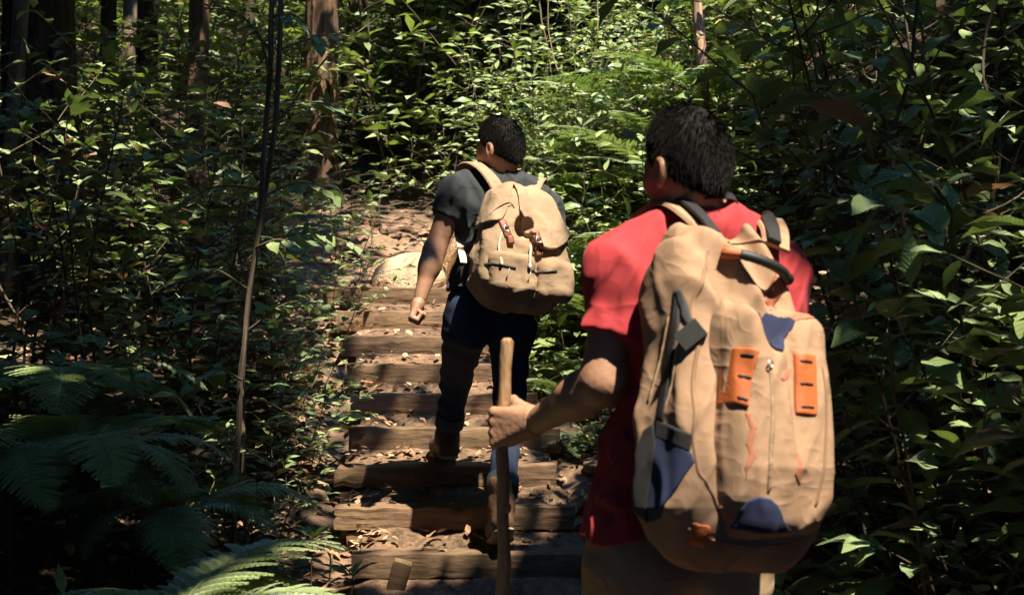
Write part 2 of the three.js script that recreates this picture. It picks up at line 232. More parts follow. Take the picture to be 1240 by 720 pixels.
// ------------------------------------------------------------------ boulder, stones, roots
function lump(rx, ry, rz, seed, amp, det = 5) {
  const g = new THREE.IcosahedronGeometry(1, det), P = g.attributes.position, uv = [];
  for (let i = 0; i < P.count; i++) { let x = P.getX(i), y = P.getY(i), z = P.getZ(i); const k = 1 + amp * 1.6 * fbm(x * 1.3 + seed, y * 1.3, z * 1.3, 4) + amp * 0.35 * fbm(x * 5 + seed, y * 5, z * 5, 3); const sq = 1 / Math.pow(Math.pow(Math.abs(x), 3) + Math.pow(Math.abs(y), 3) + Math.pow(Math.abs(z), 3), 1 / 3) * 0.5 + 0.5; P.setXYZ(i, x * rx * k * sq, y * ry * k * sq, z * rz * k * sq); uv.push((x * rx + z * rz * 0.7) / 0.6, (y * ry + z * rz * 0.4) / 0.6); }
  g.setAttribute('uv', new THREE.Float32BufferAttribute(uv, 2)); g.computeVertexNormals(); return toCreasedNormals(g, 1.2);
}
{
  const b = topMesh('boulder', lump(0.24, 0.19, 0.24, 3.3, 0.16), M.stone, V(XW(498, 8.85), 1.33, -8.85)); tag(b, 'rounded pale sandy boulder sitting at the head of the steps', 'boulder');
  const c = topMesh('boulder', lump(0.16, 0.30, 0.42, 8.1, 0.18), M.stone, V(XW(556, 9.15), 1.50, -9.2)); c.rotation.set(0.35, 0.2, -0.35); tag(c, 'tall pale sandstone outcrop leaning beside the dangling bare arm', 'boulder');
  const R = rng(77);
  for (let i = 0; i < 14; i++) { const d = 5.3 + R() * 4, s = R() < 0.75 ? 0.55 + R() * 0.45 : -0.55 - R() * 0.35, x = table(XC, d) + s, r = 0.025 + R() * 0.04; const m = topMesh('stone', lump(r * 1.4, r * 0.6, r, i * 2.7, 0.3, 2), M.timber[2], onGround(x, -d, r * 0.25)); m.rotation.y = R() * 6; tag(m, 'small loose stone on the litter beside the timber steps', 'stone', 'loose stones beside the steps'); }
  const roots = [[[412, 285, 10], [440, 287, 9.9], [470, 286, 9.8], [505, 279, 9.8]], [[425, 296, 9.6], [452, 304, 9.5], [485, 300, 9.5], [505, 285, 9.6]], [[470, 262, 10.6], [492, 250, 10.5], [515, 237, 10.4], [528, 232, 10.3]], [[430, 250, 11], [452, 258, 10.8], [470, 275, 10.4]], [[400, 305, 9.3], [430, 300, 9.4], [450, 292, 9.7]]];
  roots.forEach((r, i) => {
    const pts = r.map(([px, , d]) => { const x = XW(px, d); return onGround(x, -d, 0.012); }); const n = 28, c = curve(pts, n); c.forEach((p, k) => { p.y = groundH(p.x, p.z) + 0.014 + 0.012 * Math.sin(k * 0.6 + i); p.x += 0.02 * nz(k * 0.3, i, 0); });
    tag(topMesh('tree_root', tube(c, c.map((p, k) => 0.024 * (1 - 0.6 * k / n) + 0.004 * nz(k * 0.7, i, 3)), 7), M.bark[1]), 'gnarled brown root crossing the bare earth above the steps', 'root', 'roots across the upper trail');
  });
}
// ------------------------------------------------------------------ fallen leaves and twigs
{
  const R = rng(9001), per = [[], [], []];
  const put = (x, y, z, s, flat) => { const a = R() * 6.283, dir = V(Math.cos(a), (R() - 0.5) * 0.5, Math.sin(a)), up = V((R() - 0.5) * flat, 1, (R() - 0.5) * flat); per[Math.floor(R() * 3)].push([basis(V(x, y, z), dir, up, s), R()]); };
  for (let i = 0; i < 26000; i++) { const d = 2 + Math.pow(R(), 1.3) * 14, x = (R() - 0.5) * (1.6 + d * 0.95); const s = pathS(x, d); if (Math.abs(s) < 0.44 && d > 5.3 && d < 8.7) continue; if (d > 8.6 && Math.abs(s) < 0.8 && R() < 0.75) continue; put(x, groundH(x, -d) + 0.012, -d, 0.05 + R() * 0.07, 0.9); }
  for (let n = 0; n <= 8; n++) for (let i = 0; i < 46; i++) { const d = 5.65 + n * STEP_T + 0.04 + Math.pow(R(), 0.6) * 0.28, side = R() < 0.45 ? (R() < 0.5 ? -1 : 1) * (0.25 + R() * 0.22) : (R() - 0.5) * 0.86; put(table(XC, d) + side, stepTop(n) + 0.016 + 0.05 * Math.pow(clamp((d - 5.65 - n * STEP_T - 0.1) / 0.28, 0, 1), 1.6), -d, 0.03 + R() * 0.05, 0.6); }
  per.forEach((list, k) => {
    const m = shade(new THREE.InstancedMesh(LEAF.dead[k], M.litter[k], list.length)); list.forEach(([mx, v], i) => { m.setMatrixAt(i, mx); m.setColorAt(i, lin(0.5 + v * 0.8, 0.5 + v * 0.7, 0.5 + v * 0.6)); });
    m.name = numbered('leaf_litter'); scene.add(m); tag(m, ['carpet of fallen brown curled leaves on the forest floor', 'carpet of fallen tan leaves on the forest floor', 'carpet of fallen dark rotting leaves on the forest floor'][k], 'leaf litter', null, 'stuff');
  });
  const tw = []; for (let i = 0; i < 260; i++) { const d = 3 + R() * 9, x = (R() - 0.5) * (2 + d * 0.8); if (Math.abs(pathS(x, d)) < 0.45 && d > 5 && d < 8.8) continue; const a = R() * 6.28, l = 0.08 + R() * 0.3, p = onGround(x, -d, 0.015), q = onGround(x + Math.cos(a) * l, -d + Math.sin(a) * l, 0.015 + R() * 0.06), mid = p.clone().lerp(q, 0.5).add(V(0, 0.02 * R(), 0)); tw.push(tube([p, mid, q], [0.005, 0.004, 0.002], 4)); }
  const m = topMesh('twig_debris', mergeGeometries(tw), M.twig[1]); tag(m, 'thin broken twigs scattered over the litter', 'twigs', null, 'stuff');
}

// ------------------------------------------------------------------ shrubs and ferns
// grows stems, twigs and leaf places of one woody plant; origin at its foot
function grow(o) {
  const R = rng(o.seed), tubes = [], leaves = [], up = V(0, 1, 0);
  const walk = (p, dir, len, r0, r1, bend, lift) => { const n = Math.max(3, Math.round(len / 0.07)), pts = [p.clone()], rad = [r0], q = p.clone(), v = dir.clone(); for (let i = 1; i <= n; i++) { v.add(V((R() - 0.5) * bend, (R() - 0.5) * bend + lift, (R() - 0.5) * bend)).normalize(); q.addScaledVector(v, len / n); pts.push(q.clone()); rad.push(lerp(r0, r1, i / n)); } tubes.push(tube(pts, rad, o.sides || 5)); return pts; };
  const leafOn = (pts, from, step) => {
    let acc = 0, side = R() < 0.5 ? 1 : -1;
    for (let i = Math.max(1, Math.floor(pts.length * from)); i < pts.length; i++) {
      const t = pts[i].clone().sub(pts[i - 1]), L = t.length(); t.normalize(); acc += L;
      while (acc >= step) {
        acc -= step; side = -side; const lat = V(0, 0, 0).crossVectors(t, up).normalize().multiplyScalar(side);
        const dir = t.clone().multiplyScalar(0.55 + R() * 0.3).addScaledVector(lat, 0.75 + R() * 0.3).add(V((R() - 0.5) * 0.5, -o.sag * (0.4 + R()) + 0.1, (R() - 0.5) * 0.5)).normalize();
        const nn = V((R() - 0.5) * 0.9, 1, (R() - 0.5) * 0.9); if (o.face) nn.addScaledVector(o.face, 0.5 + R() * 0.8); leaves.push({ p: pts[i].clone().addScaledVector(t, -R() * L), dir, nn, s: o.leaf * (0.62 + R() * 0.6), k: Math.floor(R() * 97) });
      }
    }
    const e = pts[pts.length - 1], t = e.clone().sub(pts[pts.length - 2]).normalize();
    for (let i = 0; i < (o.tip || 3); i++) { const a = R() * 6.28; leaves.push({ p: e.clone(), dir: t.clone().add(V(Math.cos(a) * 0.9, 0.05 - o.sag * R(), Math.sin(a) * 0.9)).normalize(), nn: V((R() - 0.5) * 0.7, 1, (R() - 0.5) * 0.7), s: o.leaf * (0.55 + R() * 0.5), k: Math.floor(R() * 97) }); }
  };
  for (let s = 0; s < o.stems; s++) {
    const a = R() * 6.28, lean = o.lean * (0.4 + R()), dir = V(Math.cos(a) * lean + (o.tilt ? o.tilt.x : 0), 1, Math.sin(a) * lean + (o.tilt ? o.tilt.z : 0)).normalize(), h = o.h * (0.65 + R() * 0.45);
    const main = walk(V(Math.cos(a) * 0.05, -0.06, Math.sin(a) * 0.05), dir, h, o.r, o.r * 0.35, 0.16, 0.02);
    leafOn(main, o.bare ?? 0.35, o.step * 1.4);
    for (let b = 0; b < o.twigs; b++) {
      const i = Math.floor(main.length * ((o.bare ?? 0.3) * 0.7 + (1 - (o.bare ?? 0.3) * 0.7) * ((b + R()) / o.twigs))), p = main[Math.min(i, main.length - 1)], ta = R() * 6.28, td = V(Math.cos(ta), 0.35 + R() * 0.5 - (o.twigDown || 0), Math.sin(ta)).normalize();
      const tw = walk(p, td, o.twig * (0.5 + R() * 0.8), o.r * 0.45, o.r * 0.16, 0.22, -0.02); leafOn(tw, 0.2, o.step);
    }
  }
  return { stem: mergeGeometries(tubes), leaves };
}
const thin = (a, n) => a.length <= n ? a : a.filter((_, i) => Math.floor((i + 1) * n / a.length) > Math.floor(i * n / a.length));
const toM = (l) => basis(l.p, l.dir, l.nn, l.s);
// each leaf a mesh of its own
function shrubThing(name, o, leafGeos, mats, label, group, odd) {
  const g = thing(name, label, 'shrub', V(0, 0, 0), group), s = grow(o); part('stem', s.stem, o.twigMat || M.twig[0], g);
  thin(s.leaves, o.max || 300).forEach((l) => { const m = part('leaf', leafGeos[l.k % leafGeos.length], odd && l.k % 31 === 0 ? odd : mats[(l.k * 7) % mats.length], g); m.applyMatrix4(toM(l)); });
  return g;
}
// leaves of each twig joined: for plants too far off to pick leaves apart
function massThing(name, o, leafGeos, mats, label, group, category = 'shrub') {
  const g = thing(name, label, category, V(0, 0, 0), group), s = grow(o), by = mats.map(() => []); part('stem', s.stem, o.twigMat || M.twig[0], g);
  s.leaves.forEach((l) => by[(l.k * 7) % mats.length].push(bake(leafGeos[l.k % leafGeos.length], toM(l))));
  by.forEach((b, i) => { if (b.length) { const f = part('foliage', mergeGeometries(b), mats[i], g); f.userData.kind = 'stuff'; } });
  return g;
}
// fern frond along +x arching up and over; pinnae with toothed edges
function frondGeo(o) {
  const pos = [], uv = [], idx = [], R = rng(o.seed), n = o.pairs, pts = [];
  const at = (t) => { const a = o.rise - o.arch * t; return a; };
  let x = 0, y = 0; const N = 60; for (let i = 0; i <= N; i++) { pts.push(V(x, y, o.sway * Math.sin(i / N * 2.2))); const a = at(i / N); x += Math.cos(a) / N; y += Math.sin(a) / N; }
  const rach = tube(pts.filter((_, i) => i % 4 === 0), pts.filter((_, i) => i % 4 === 0).map((_, i, A) => 0.007 * (1 - 0.8 * i / A.length) + 0.001), 4);
  const quad = (a, b, c, d, u) => { const k = pos.length / 3; for (const p of [a, b, c, d]) pos.push(p.x, p.y, p.z); uv.push(u, 0.3, u, 0.42, u + 0.1, 0.42, u + 0.1, 0.3); idx.push(k, k + 1, k + 2, k, k + 2, k + 3); };
  for (let i = 0; i < n; i++) for (const sd of [-1, 1]) {
    const t = o.bare + (1 - o.bare) * ((i + (sd > 0 ? 0.35 : 0)) / n), k = Math.min(N - 1, Math.floor(t * N)), p = pts[k], a = at(t), T = V(Math.cos(a), Math.sin(a), 0), U = V(-Math.sin(a), Math.cos(a), 0);
    const q = (t - o.bare) / (1 - o.bare), L = o.wide * Math.pow(Math.sin(Math.PI * clamp(0.16 + 0.84 * q, 0, 1)), 0.75) * (1 - 0.25 * q) * (0.9 + R() * 0.2) + 0.01; if (R() < (o.gaps || 0)) continue;
    const dir = V(0, 0, sd).addScaledVector(T, 0.38 + 0.25 * q).addScaledVector(U, 0.22 - 0.15 * R()).normalize(), lat = V().crossVectors(dir, U).normalize().multiplyScalar(sd); // along the rachis towards the tip
    const m = Math.max(4, Math.round(o.teeth * L / o.wide));
    for (let j = 0; j < m; j++) {
      const s0 = j / m, s1 = (j + 0.82) / m, w = (0.36 / n) * (1 - o.bare) * (1.9 - 1.5 * Math.pow(s0, 1.6)) * o.fat, dr = (s) => -o.hang * L * s * s;
      const P = (s, e) => p.clone().addScaledVector(dir, L * s).addScaledVector(lat, e).addScaledVector(U, dr(s) - Math.abs(e) * 0.35);
      for (const e of [-1, 1]) quad(P(s0, 0), P(s1 + 0.02, 0), P(s1 + 0.35 / m, e * w * 0.8), P(s0 + 0.45 / m, e * w), s0 * 0.6);
    }
  }
  const g = geoFrom(pos, idx, uv); return mergeGeometries([g, rach]);
}
const FROND = [1, 2, 3].map((s) => frondGeo({ seed: s, pairs: 24, rise: 0.95 - 0.1 * s, arch: 1.15 + 0.25 * s, sway: 0.04 * (s - 2), bare: 0.2, wide: 0.24, teeth: 13, fat: 1, hang: 0.22 }));
const FROND_FINE = [4, 5].map((s) => frondGeo({ seed: s, pairs: 32, rise: 0.75, arch: 1.0, sway: 0.05 * (s - 4.5), bare: 0.12, wide: 0.17, teeth: 9, fat: 1.0, hang: 0.15 }));
function fernThing(o, fronds, mats, label, group) {
  const R = rng(o.seed), g = thing('fern', label, 'fern', V(0, 0, 0), group);
  for (let i = 0; i < o.n; i++) {
    const m = part('frond', fronds[Math.floor(R() * fronds.length)], mats[Math.floor(R() * mats.length)], g), s = o.len * (0.7 + R() * 0.5), a = o.from + (o.arc * (i + 0.7 * R())) / o.n;
    m.scale.setScalar(s); m.rotation.set((R() - 0.5) * 0.5, a, (R() - 0.5) * 0.35 + (o.pitch || 0), 'YXZ'); m.position.set(0.02 * Math.cos(a), -0.02, -0.02 * Math.sin(a));
  }
  part('root_crown', tube([V(0.02, -0.75, 0.01), V(0.01, -0.35, 0), V(0, -0.03, 0), V(0, 0.03, 0)], [0.045, 0.04, 0.045, 0.03], 8, true, (a, l) => 1 + 0.2 * nz(Math.cos(a) * 3, l * 20, Math.sin(a) * 3 + o.seed)), M.bark[0], g);
  return g;
}
function place(src, list, labels) { // the first place moves the plant itself, the others get copies; labels: one text each, added to the kind's own words
  list.forEach(([px, d, yaw, sc, dy = 0], i) => { const p = onGround(XW(px, d), -d, dy), label = labels ? labels[i] : null; if (!i) { src.position.copy(p); src.rotation.y = yaw; src.scale.setScalar(sc); if (label) src.userData.label = label; } else copyThing(src, p, yaw, sc, label); });
}
// 1. big leaved shrubs on the bank beside the man in red
{
  const big = [LEAF.broad[0], LEAF.broad[1], LEAF.lance[0], LEAF.lance[1]];
  const L1 = 'tall shrub with large glossy dark drooping leaves on the bank', G1 = 'glossy dark shrubs on the bank';
  const a = shrubThing('broadleaf_shrub', { seed: 11, stems: 5, h: 1.75, lean: 0.55, r: 0.009, twigs: 8, twig: 0.5, step: 0.075, leaf: 0.17, sag: 0.6, bare: 0.25, max: 300 }, big, M.leafGlossy, L1, G1);
  place(a, [[1140, 4.9, 0.3, 1.0, -0.1], [1075, 5.8, 2.2, 1.1, 0], [1250, 4.7, 4.1, 1.1, 0], [1100, 7.0, 5.2, 1.2, 0.1], [1215, 6.0, 1.1, 1.25, 0], [1170, 7.6, 3.0, 1.3, 0.1], [1030, 7.4, 0.9, 0.95, 0.1], [1260, 7.0, 2.0, 1.3, 0.2]],
    ['tall shrub with large glossy leaves behind the orange patched backpack', 'glossy shrub between the tan backpack and the sunlit bank saplings', 'tall glossy leaved shrub overhanging the low long leaved shrubs', 'glossy shrub higher on the bank beyond the crooked stems', 'large spreading glossy shrub above the foot of the bank', 'uppermost glossy shrub on the shaded bank', 'glossy shrub bordering the sunlit ferns', 'glossy shrub high on the bank beyond the spreading one']);
  const b = shrubThing('broadleaf_shrub', { seed: 12, stems: 4, h: 1.2, lean: 0.5, r: 0.009, twigs: 6, twig: 0.42, step: 0.07, leaf: 0.185, sag: 0.55, bare: 0.2, max: 240, tilt: V(-0.25, 0, 0.1) }, big, M.leafGlossy, 'low shrub with long veined leaves arching over the bank foot', 'long leaved shrubs at the bank foot', M.leafRed);
  place(b, [[1185, 3.9, 0.6, 0.95, 0], [1290, 3.7, 2.4, 1.1, 0], [1110, 4.3, 4.0, 0.8, 0], [1215, 4.3, 5.5, 1.1, 0]],
    ['long leaved shrub arching over small herbs at the bank foot', 'outermost long leaved shrub at the bank foot', 'small long leaved shrub beside the base of the tan backpack', 'long leaved shrub filling the bank between herbs and tall glossy shrubs']);
  const c = shrubThing('herb_plant', { seed: 13, stems: 4, h: 0.5, lean: 0.5, r: 0.005, twigs: 3, twig: 0.2, step: 0.045, leaf: 0.085, sag: 0.35, bare: 0.2, max: 120 }, [LEAF.lance[1], LEAF.broad[2], LEAF.small[0]], M.leafGlossy.concat(M.leafThin), 'small leafy herb low on the shaded bank', 'small herbs low on the bank');
  place(c, [[1070, 4.0, 0, 1.0], [1130, 3.7, 1, 1.1], [1200, 3.5, 2, 1.0], [1050, 4.6, 3, 1.1], [1160, 4.1, 4, 1.2], [1090, 3.5, 5, 0.9], [1240, 3.9, 0.4, 1.2], [1030, 5.0, 1.4, 1.0], [1060, 5.6, 2.2, 1.3], [1110, 4.9, 0.2, 1.2]], ['small herb beside the base of the tan backpack', 'small herb below the arching long leaved shrub', 'low herb in the lowest corner of the bank', 'small herb under the glossy shrub behind the backpack', 'small herb in front of the long leaved shrubs', 'low herb by the little fern under the backpack', 'small herb under the outermost long leaved shrub', 'small herb between backpack and glossy shrub', 'leafy herb deeper in the shaded bank', 'leafy herb at the foot of the crooked stems']);
}
// 2. shaded plants on the other side of the trail
{
  const lg = [LEAF.broad[0], LEAF.broad[2], LEAF.lance[1], LEAF.broad[1]];
  const a = shrubThing('understorey_shrub', { seed: 21, stems: 5, h: 1.4, lean: 0.45, r: 0.008, twigs: 8, twig: 0.5, step: 0.08, leaf: 0.125, sag: 0.4, bare: 0.2, max: 300 }, lg, M.leafGlossy.concat(M.leafThin.slice(0, 2)), 'shaded understorey shrub with pointed dark leaves beside the trail', 'shaded shrubs across the trail from the bank', M.leafRed);
  place(a, [[120, 6.4, 0.2, 1.1], [230, 6.8, 2.0, 1.05], [10, 6.3, 3.4, 1.1], [330, 7.3, 4.4, 1.0], [175, 7.9, 5.5, 1.15], [300, 8.4, 1.2, 1.1], [60, 7.6, 2.9, 1.2]],
    ['shaded shrub behind the large dark ferns', 'shaded shrub between the lean young tree and the dark ferns', 'shaded shrub in front of the massive dark trunk', 'shaded shrub behind the lean young tree, leaning to the steps', 'tall shaded shrub below the mossy pale tree', 'shaded shrub in front of the reddish brown tree', 'tall shaded shrub beside the massive dark trunk']);
  const b = shrubThing('understorey_shrub', { seed: 22, stems: 4, h: 1.0, lean: 0.5, r: 0.005, twigs: 6, twig: 0.36, step: 0.055, leaf: 0.105, sag: 0.25, bare: 0.2, max: 200 }, lg, M.leafThin.concat(M.leafGlossy.slice(0, 2)), 'leafy knee high shrub at the edge of the timber steps', 'knee high shrubs edging the steps', M.leafYellow);
  place(b, [[365, 7.2, 0, 0.85], [372, 6.6, 1.7, 0.62], [300, 6.4, 3, 1.0], [215, 5.6, 4.4, 1.0], [330, 5.9, 5.4, 0.75], [20, 5.6, 0.8, 0.8], [400, 8.3, 2.4, 0.7], [425, 9.6, 0.6, 0.8], [150, 7.6, 4.9, 1.2], [60, 8.2, 3.9, 1.3], [262, 5.2, 2.9, 0.65]], ['leafy shrub beside the middle timber steps', 'small leafy shrub at the end of the dappled step', 'leafy shrub behind the foot of the lean young tree', 'leafy shrub between dark fern and lean young tree', 'small leafy shrub beside the shaded lower steps', 'leafy shrub over the outer dark ferns', 'little leafy shrub at the end of the top timber step', 'leafy shrub beside the roots on the upper trail', 'leafy shrub beyond the tall shaded shrubs', 'leafy shrub near the base of the massive trunk', 'little leafy shrub in front of the lean young tree']);
  const c = shrubThing('seedling', { seed: 23, stems: 1, h: 0.34, lean: 0.1, r: 0.005, twigs: 0, twig: 0.1, step: 0.05, leaf: 0.12, sag: 0.4, bare: 0.75, tip: 9, max: 40 }, [LEAF.lance[0], LEAF.lance[2]], M.leafThin, 'single stemmed seedling with a whorl of drooping leaves by the lowest step', 'seedlings by the lowest steps');
  place(c, [[418, 5.25, 0, 1.15], [372, 5.6, 2, 0.9], [345, 5.0, 4, 1.1], [488, 5.25, 3, 0.35], [450, 8.15, 1, 0.4], [405, 8.9, 2.2, 1.3], [440, 10.2, 0.7, 1.2], [470, 10.8, 3.7, 1.4], [395, 9.9, 5.0, 1.4]]);
  // large single leaves close to the lens
  const e = shrubThing('fine_herb', { seed: 24, stems: 3, h: 0.55, lean: 0.35, r: 0.005, twigs: 3, twig: 0.22, step: 0.06, leaf: 0.09, sag: 0.45, bare: 0.4, max: 60 }, [LEAF.lance[0], LEAF.lance[1]], M.leafThin, 'slender herb with narrow drooping leaves at the picture edge below the ferns', null, M.leafYellow);
  place(e, [[8, 3.5, 0, 1.15]]);
}
// 3. ferns
{
  const f1 = fernThing({ seed: 31, n: 13, len: 0.62, from: 0, arc: 6.28 }, FROND, M.fern, 'bright arching fern low beside the timber steps, fronds catching sun');
  place(f1, [[160, 3.35, 0.2, 1.2, -0.02]]); { const p = f1.position; p.y = 0.44; }
  const f2 = fernThing({ seed: 32, n: 10, len: 0.72, from: 0, arc: 6.28 }, FROND, M.fern, 'large dark green fern in the shade below the shrubs', 'shaded ferns');
  place(f2, [[105, 4.9, 0, 0.95, 0.5], [215, 5.0, 1.4, 0.8, 0.36], [5, 4.8, 2.6, 0.95, 0.45], [60, 5.6, 4, 1.1, 0.5], [160, 4.3, 5, 0.75, 0.2], [1110, 3.3, 2, 0.5], [1040, 4.6, 3.3, 0.5], [1230, 5.2, 1, 0.8], [700, 6.9, 2.0, 0.45]], ['large dark fern under the shaded shrubs', 'dark fern beside the foot of the lean young tree', 'large dark fern above the slender narrow leaved herb', 'large dark fern in front of the massive trunk', 'small dark fern behind the bright arching fern', 'small fern among herbs below the tan backpack', 'little fern beside the base of the tan backpack', 'fern under the glossy shrubs on the shaded bank', 'little fern at the bank foot beside the khaki trousers']);
  const f3 = fernThing({ seed: 33, n: 10, len: 0.75, from: 0, arc: 6.28 }, FROND_FINE.concat(FROND[0]), M.fern, 'sunlit yellow green fern on the bank above the trail', 'sunlit ferns on the bank');
  place(f3, [[700, 8.2, 0, 1.0, 0.1], [742, 7.6, 1.2, 0.8, 0.1], [655, 9.0, 2.3, 0.9, 0.1], [790, 8.6, 3.2, 1.0, 0.1], [690, 7.3, 4.1, 0.55], [830, 7.9, 5.1, 1.1, 0.35], [880, 8.4, 0.7, 1.15, 0.4], [770, 9.6, 1.9, 1.1, 0.1], [650, 8.0, 2.8, 0.5], [720, 9.2, 4.4, 1.0], [668, 7.55, 0.5, 0.42], [930, 9.2, 5.6, 1.2, 0.3]], ['sunlit fern on the bank between the two men', 'sunlit fern just beside the head of the man in red', 'sunlit fern above the beige rucksack', 'sunlit fern behind the black hair of the man in red', 'small sunlit fern low on the bank by the steps', 'sunlit fern at the foot of the pinkish trunk', 'large sunlit fern beside the pinkish trunk', 'sunlit fern higher on the bank beyond the others', 'small fern beside the upper steps', 'sunlit fern in the middle of the leafy bank', 'tiny pale fern on litter beside the dark jeans', 'sunlit fern next to the glossy shaded shrubs']);
}
// 4. sunlit plants climbing the bank behind
{
  const a = shrubThing('bank_shrub', { seed: 41, stems: 5, h: 0.95, lean: 0.5, r: 0.005, twigs: 6, twig: 0.36, step: 0.048, leaf: 0.115, sag: 0.25, bare: 0.1, max: 210, face: V(0.3, 0.2, 0.9) }, LEAF.lance.concat(LEAF.small), M.leafSunlit, 'sunlit leafy shrub on the bank above the steps', 'sunlit shrubs on the bank', M.leafYellow);
  const R = rng(4242), spots = []; const avoid = (px, d) => pathS(XW(px, d), d) < 0.75;
  for (let i = 0; spots.length < 40 && i < 400; i++) { const d = 7.3 + R() * 3.6, px = 640 + R() * 330; if (avoid(px, d) || spots.some((q) => Math.hypot(XW(q[0], q[1]) - XW(px, d), q[1] - d) < 0.31)) continue; spots.push([px, d, (R() - 0.5) * 1.6, 0.6 + R() * 0.55]); }
  place(a, spots);
  const b = shrubThing('bank_herb', { seed: 42, stems: 5, h: 0.32, lean: 0.7, r: 0.004, twigs: 3, twig: 0.16, step: 0.035, leaf: 0.09, sag: 0.25, bare: 0.1, max: 110, face: V(0.3, 0.2, 0.9) }, LEAF.lance.concat(LEAF.small), M.leafSunlit, 'low sunlit herb growing through litter on the bank', 'low sunlit herbs on the bank');
  const sp = []; for (let i = 0; sp.length < 32 && i < 500; i++) { const d = 6.5 + R() * 3.2, px = 635 + R() * 200; const s = pathS(XW(px, d), d); if (s < 0.68 || s > 2) continue; sp.push([px, d, (R() - 0.5) * 1.6, 0.6 + R() * 0.6]); }
  place(b, sp);
}
// 5. taller leafy saplings arching over the bank, and the thicket beyond
{
  const a = shrubThing('sapling', { seed: 51, stems: 3, h: 2.2, lean: 0.35, r: 0.008, twigs: 11, twig: 0.6, step: 0.055, leaf: 0.125, sag: 0.25, bare: 0.15, max: 300, face: V(0.3, 0.2, 0.9) }, LEAF.lance.concat(LEAF.broad.slice(2)), M.leafSunlit, 'slender sunlit sapling with airy narrow leaves behind the bank ferns', 'sunlit saplings behind the bank');
  place(a, [[575, 10.2, 0, 0.75], [650, 10.4, 0.7, 0.85], [930, 8.8, -0.6, 0.9], [985, 8.1, 0.3, 0.85], [720, 11.2, -0.3, 1.0], [870, 10.6, 0.5, 1.0], [1060, 9.2, -0.5, 1.0], [800, 11.6, 0.2, 1.0], [610, 11.8, -0.7, 0.9], [690, 9.9, 0.1, 0.8], [530, 11.6, 0.4, 0.7]],
    ['sunlit sapling above the dark haired climber', 'sunlit sapling behind the topmost bank fern', 'sunlit sapling beyond the pinkish trunk', 'sunlit sapling at the edge of the shaded glossy shrubs', 'tall sunlit sapling high on the bank', 'tall sunlit sapling behind the pinkish trunk', 'sunlit sapling among the shaded bank shrubs', 'tall sapling in front of dark forest trunks', 'sapling where sunlit bank meets dark forest', 'sunlit sapling in the middle of the leafy bank', 'small sapling over the bend of the trail']);
  const defs = [61, 62, 63].map((seed, i) => massThing('thicket_shrub', { seed, stems: 5, h: 1.9, lean: 0.5, r: 0.014, twigs: 8, twig: 0.75, step: 0.1, leaf: 0.18, sag: 0.3, bare: 0.1, sides: 3 }, LEAF.coarse, [M.leafThin, M.leafSunlit, M.leafSunlit][i].slice(0, 3), 'dense leafy bush in the forest behind the trail', 'bushes of the forest behind'));
  const R = rng(6161), spots = [];
  for (let i = 0; spots.length < 215 && i < 4000; i++) { const d = 8.6 + Math.pow(R(), 0.9) * 25, px = -160 + R() * 1560, x = XW(px, d), s = pathS(x, d); if (d < 11.6 && s > -1.0 && s < 1.3) continue; if (d < 12.0 && s > 0 && px < 1000) continue; if (spots.some((q) => Math.hypot(q[4] - x, q[1] - d) < 0.5 + d * 0.022)) continue; spots.push([px, d, R() * 6.28, (0.75 + R() * 0.55) * (1 + Math.max(0, d - 16) * 0.028) * (s < 0 && d < 15 ? 0.62 : 1), x]); }
  defs.forEach((g, k) => place(g, spots.filter((_, i) => i % 3 === k).map(([px, d, yaw, s]) => [px, d, yaw, s, -0.05])));
}

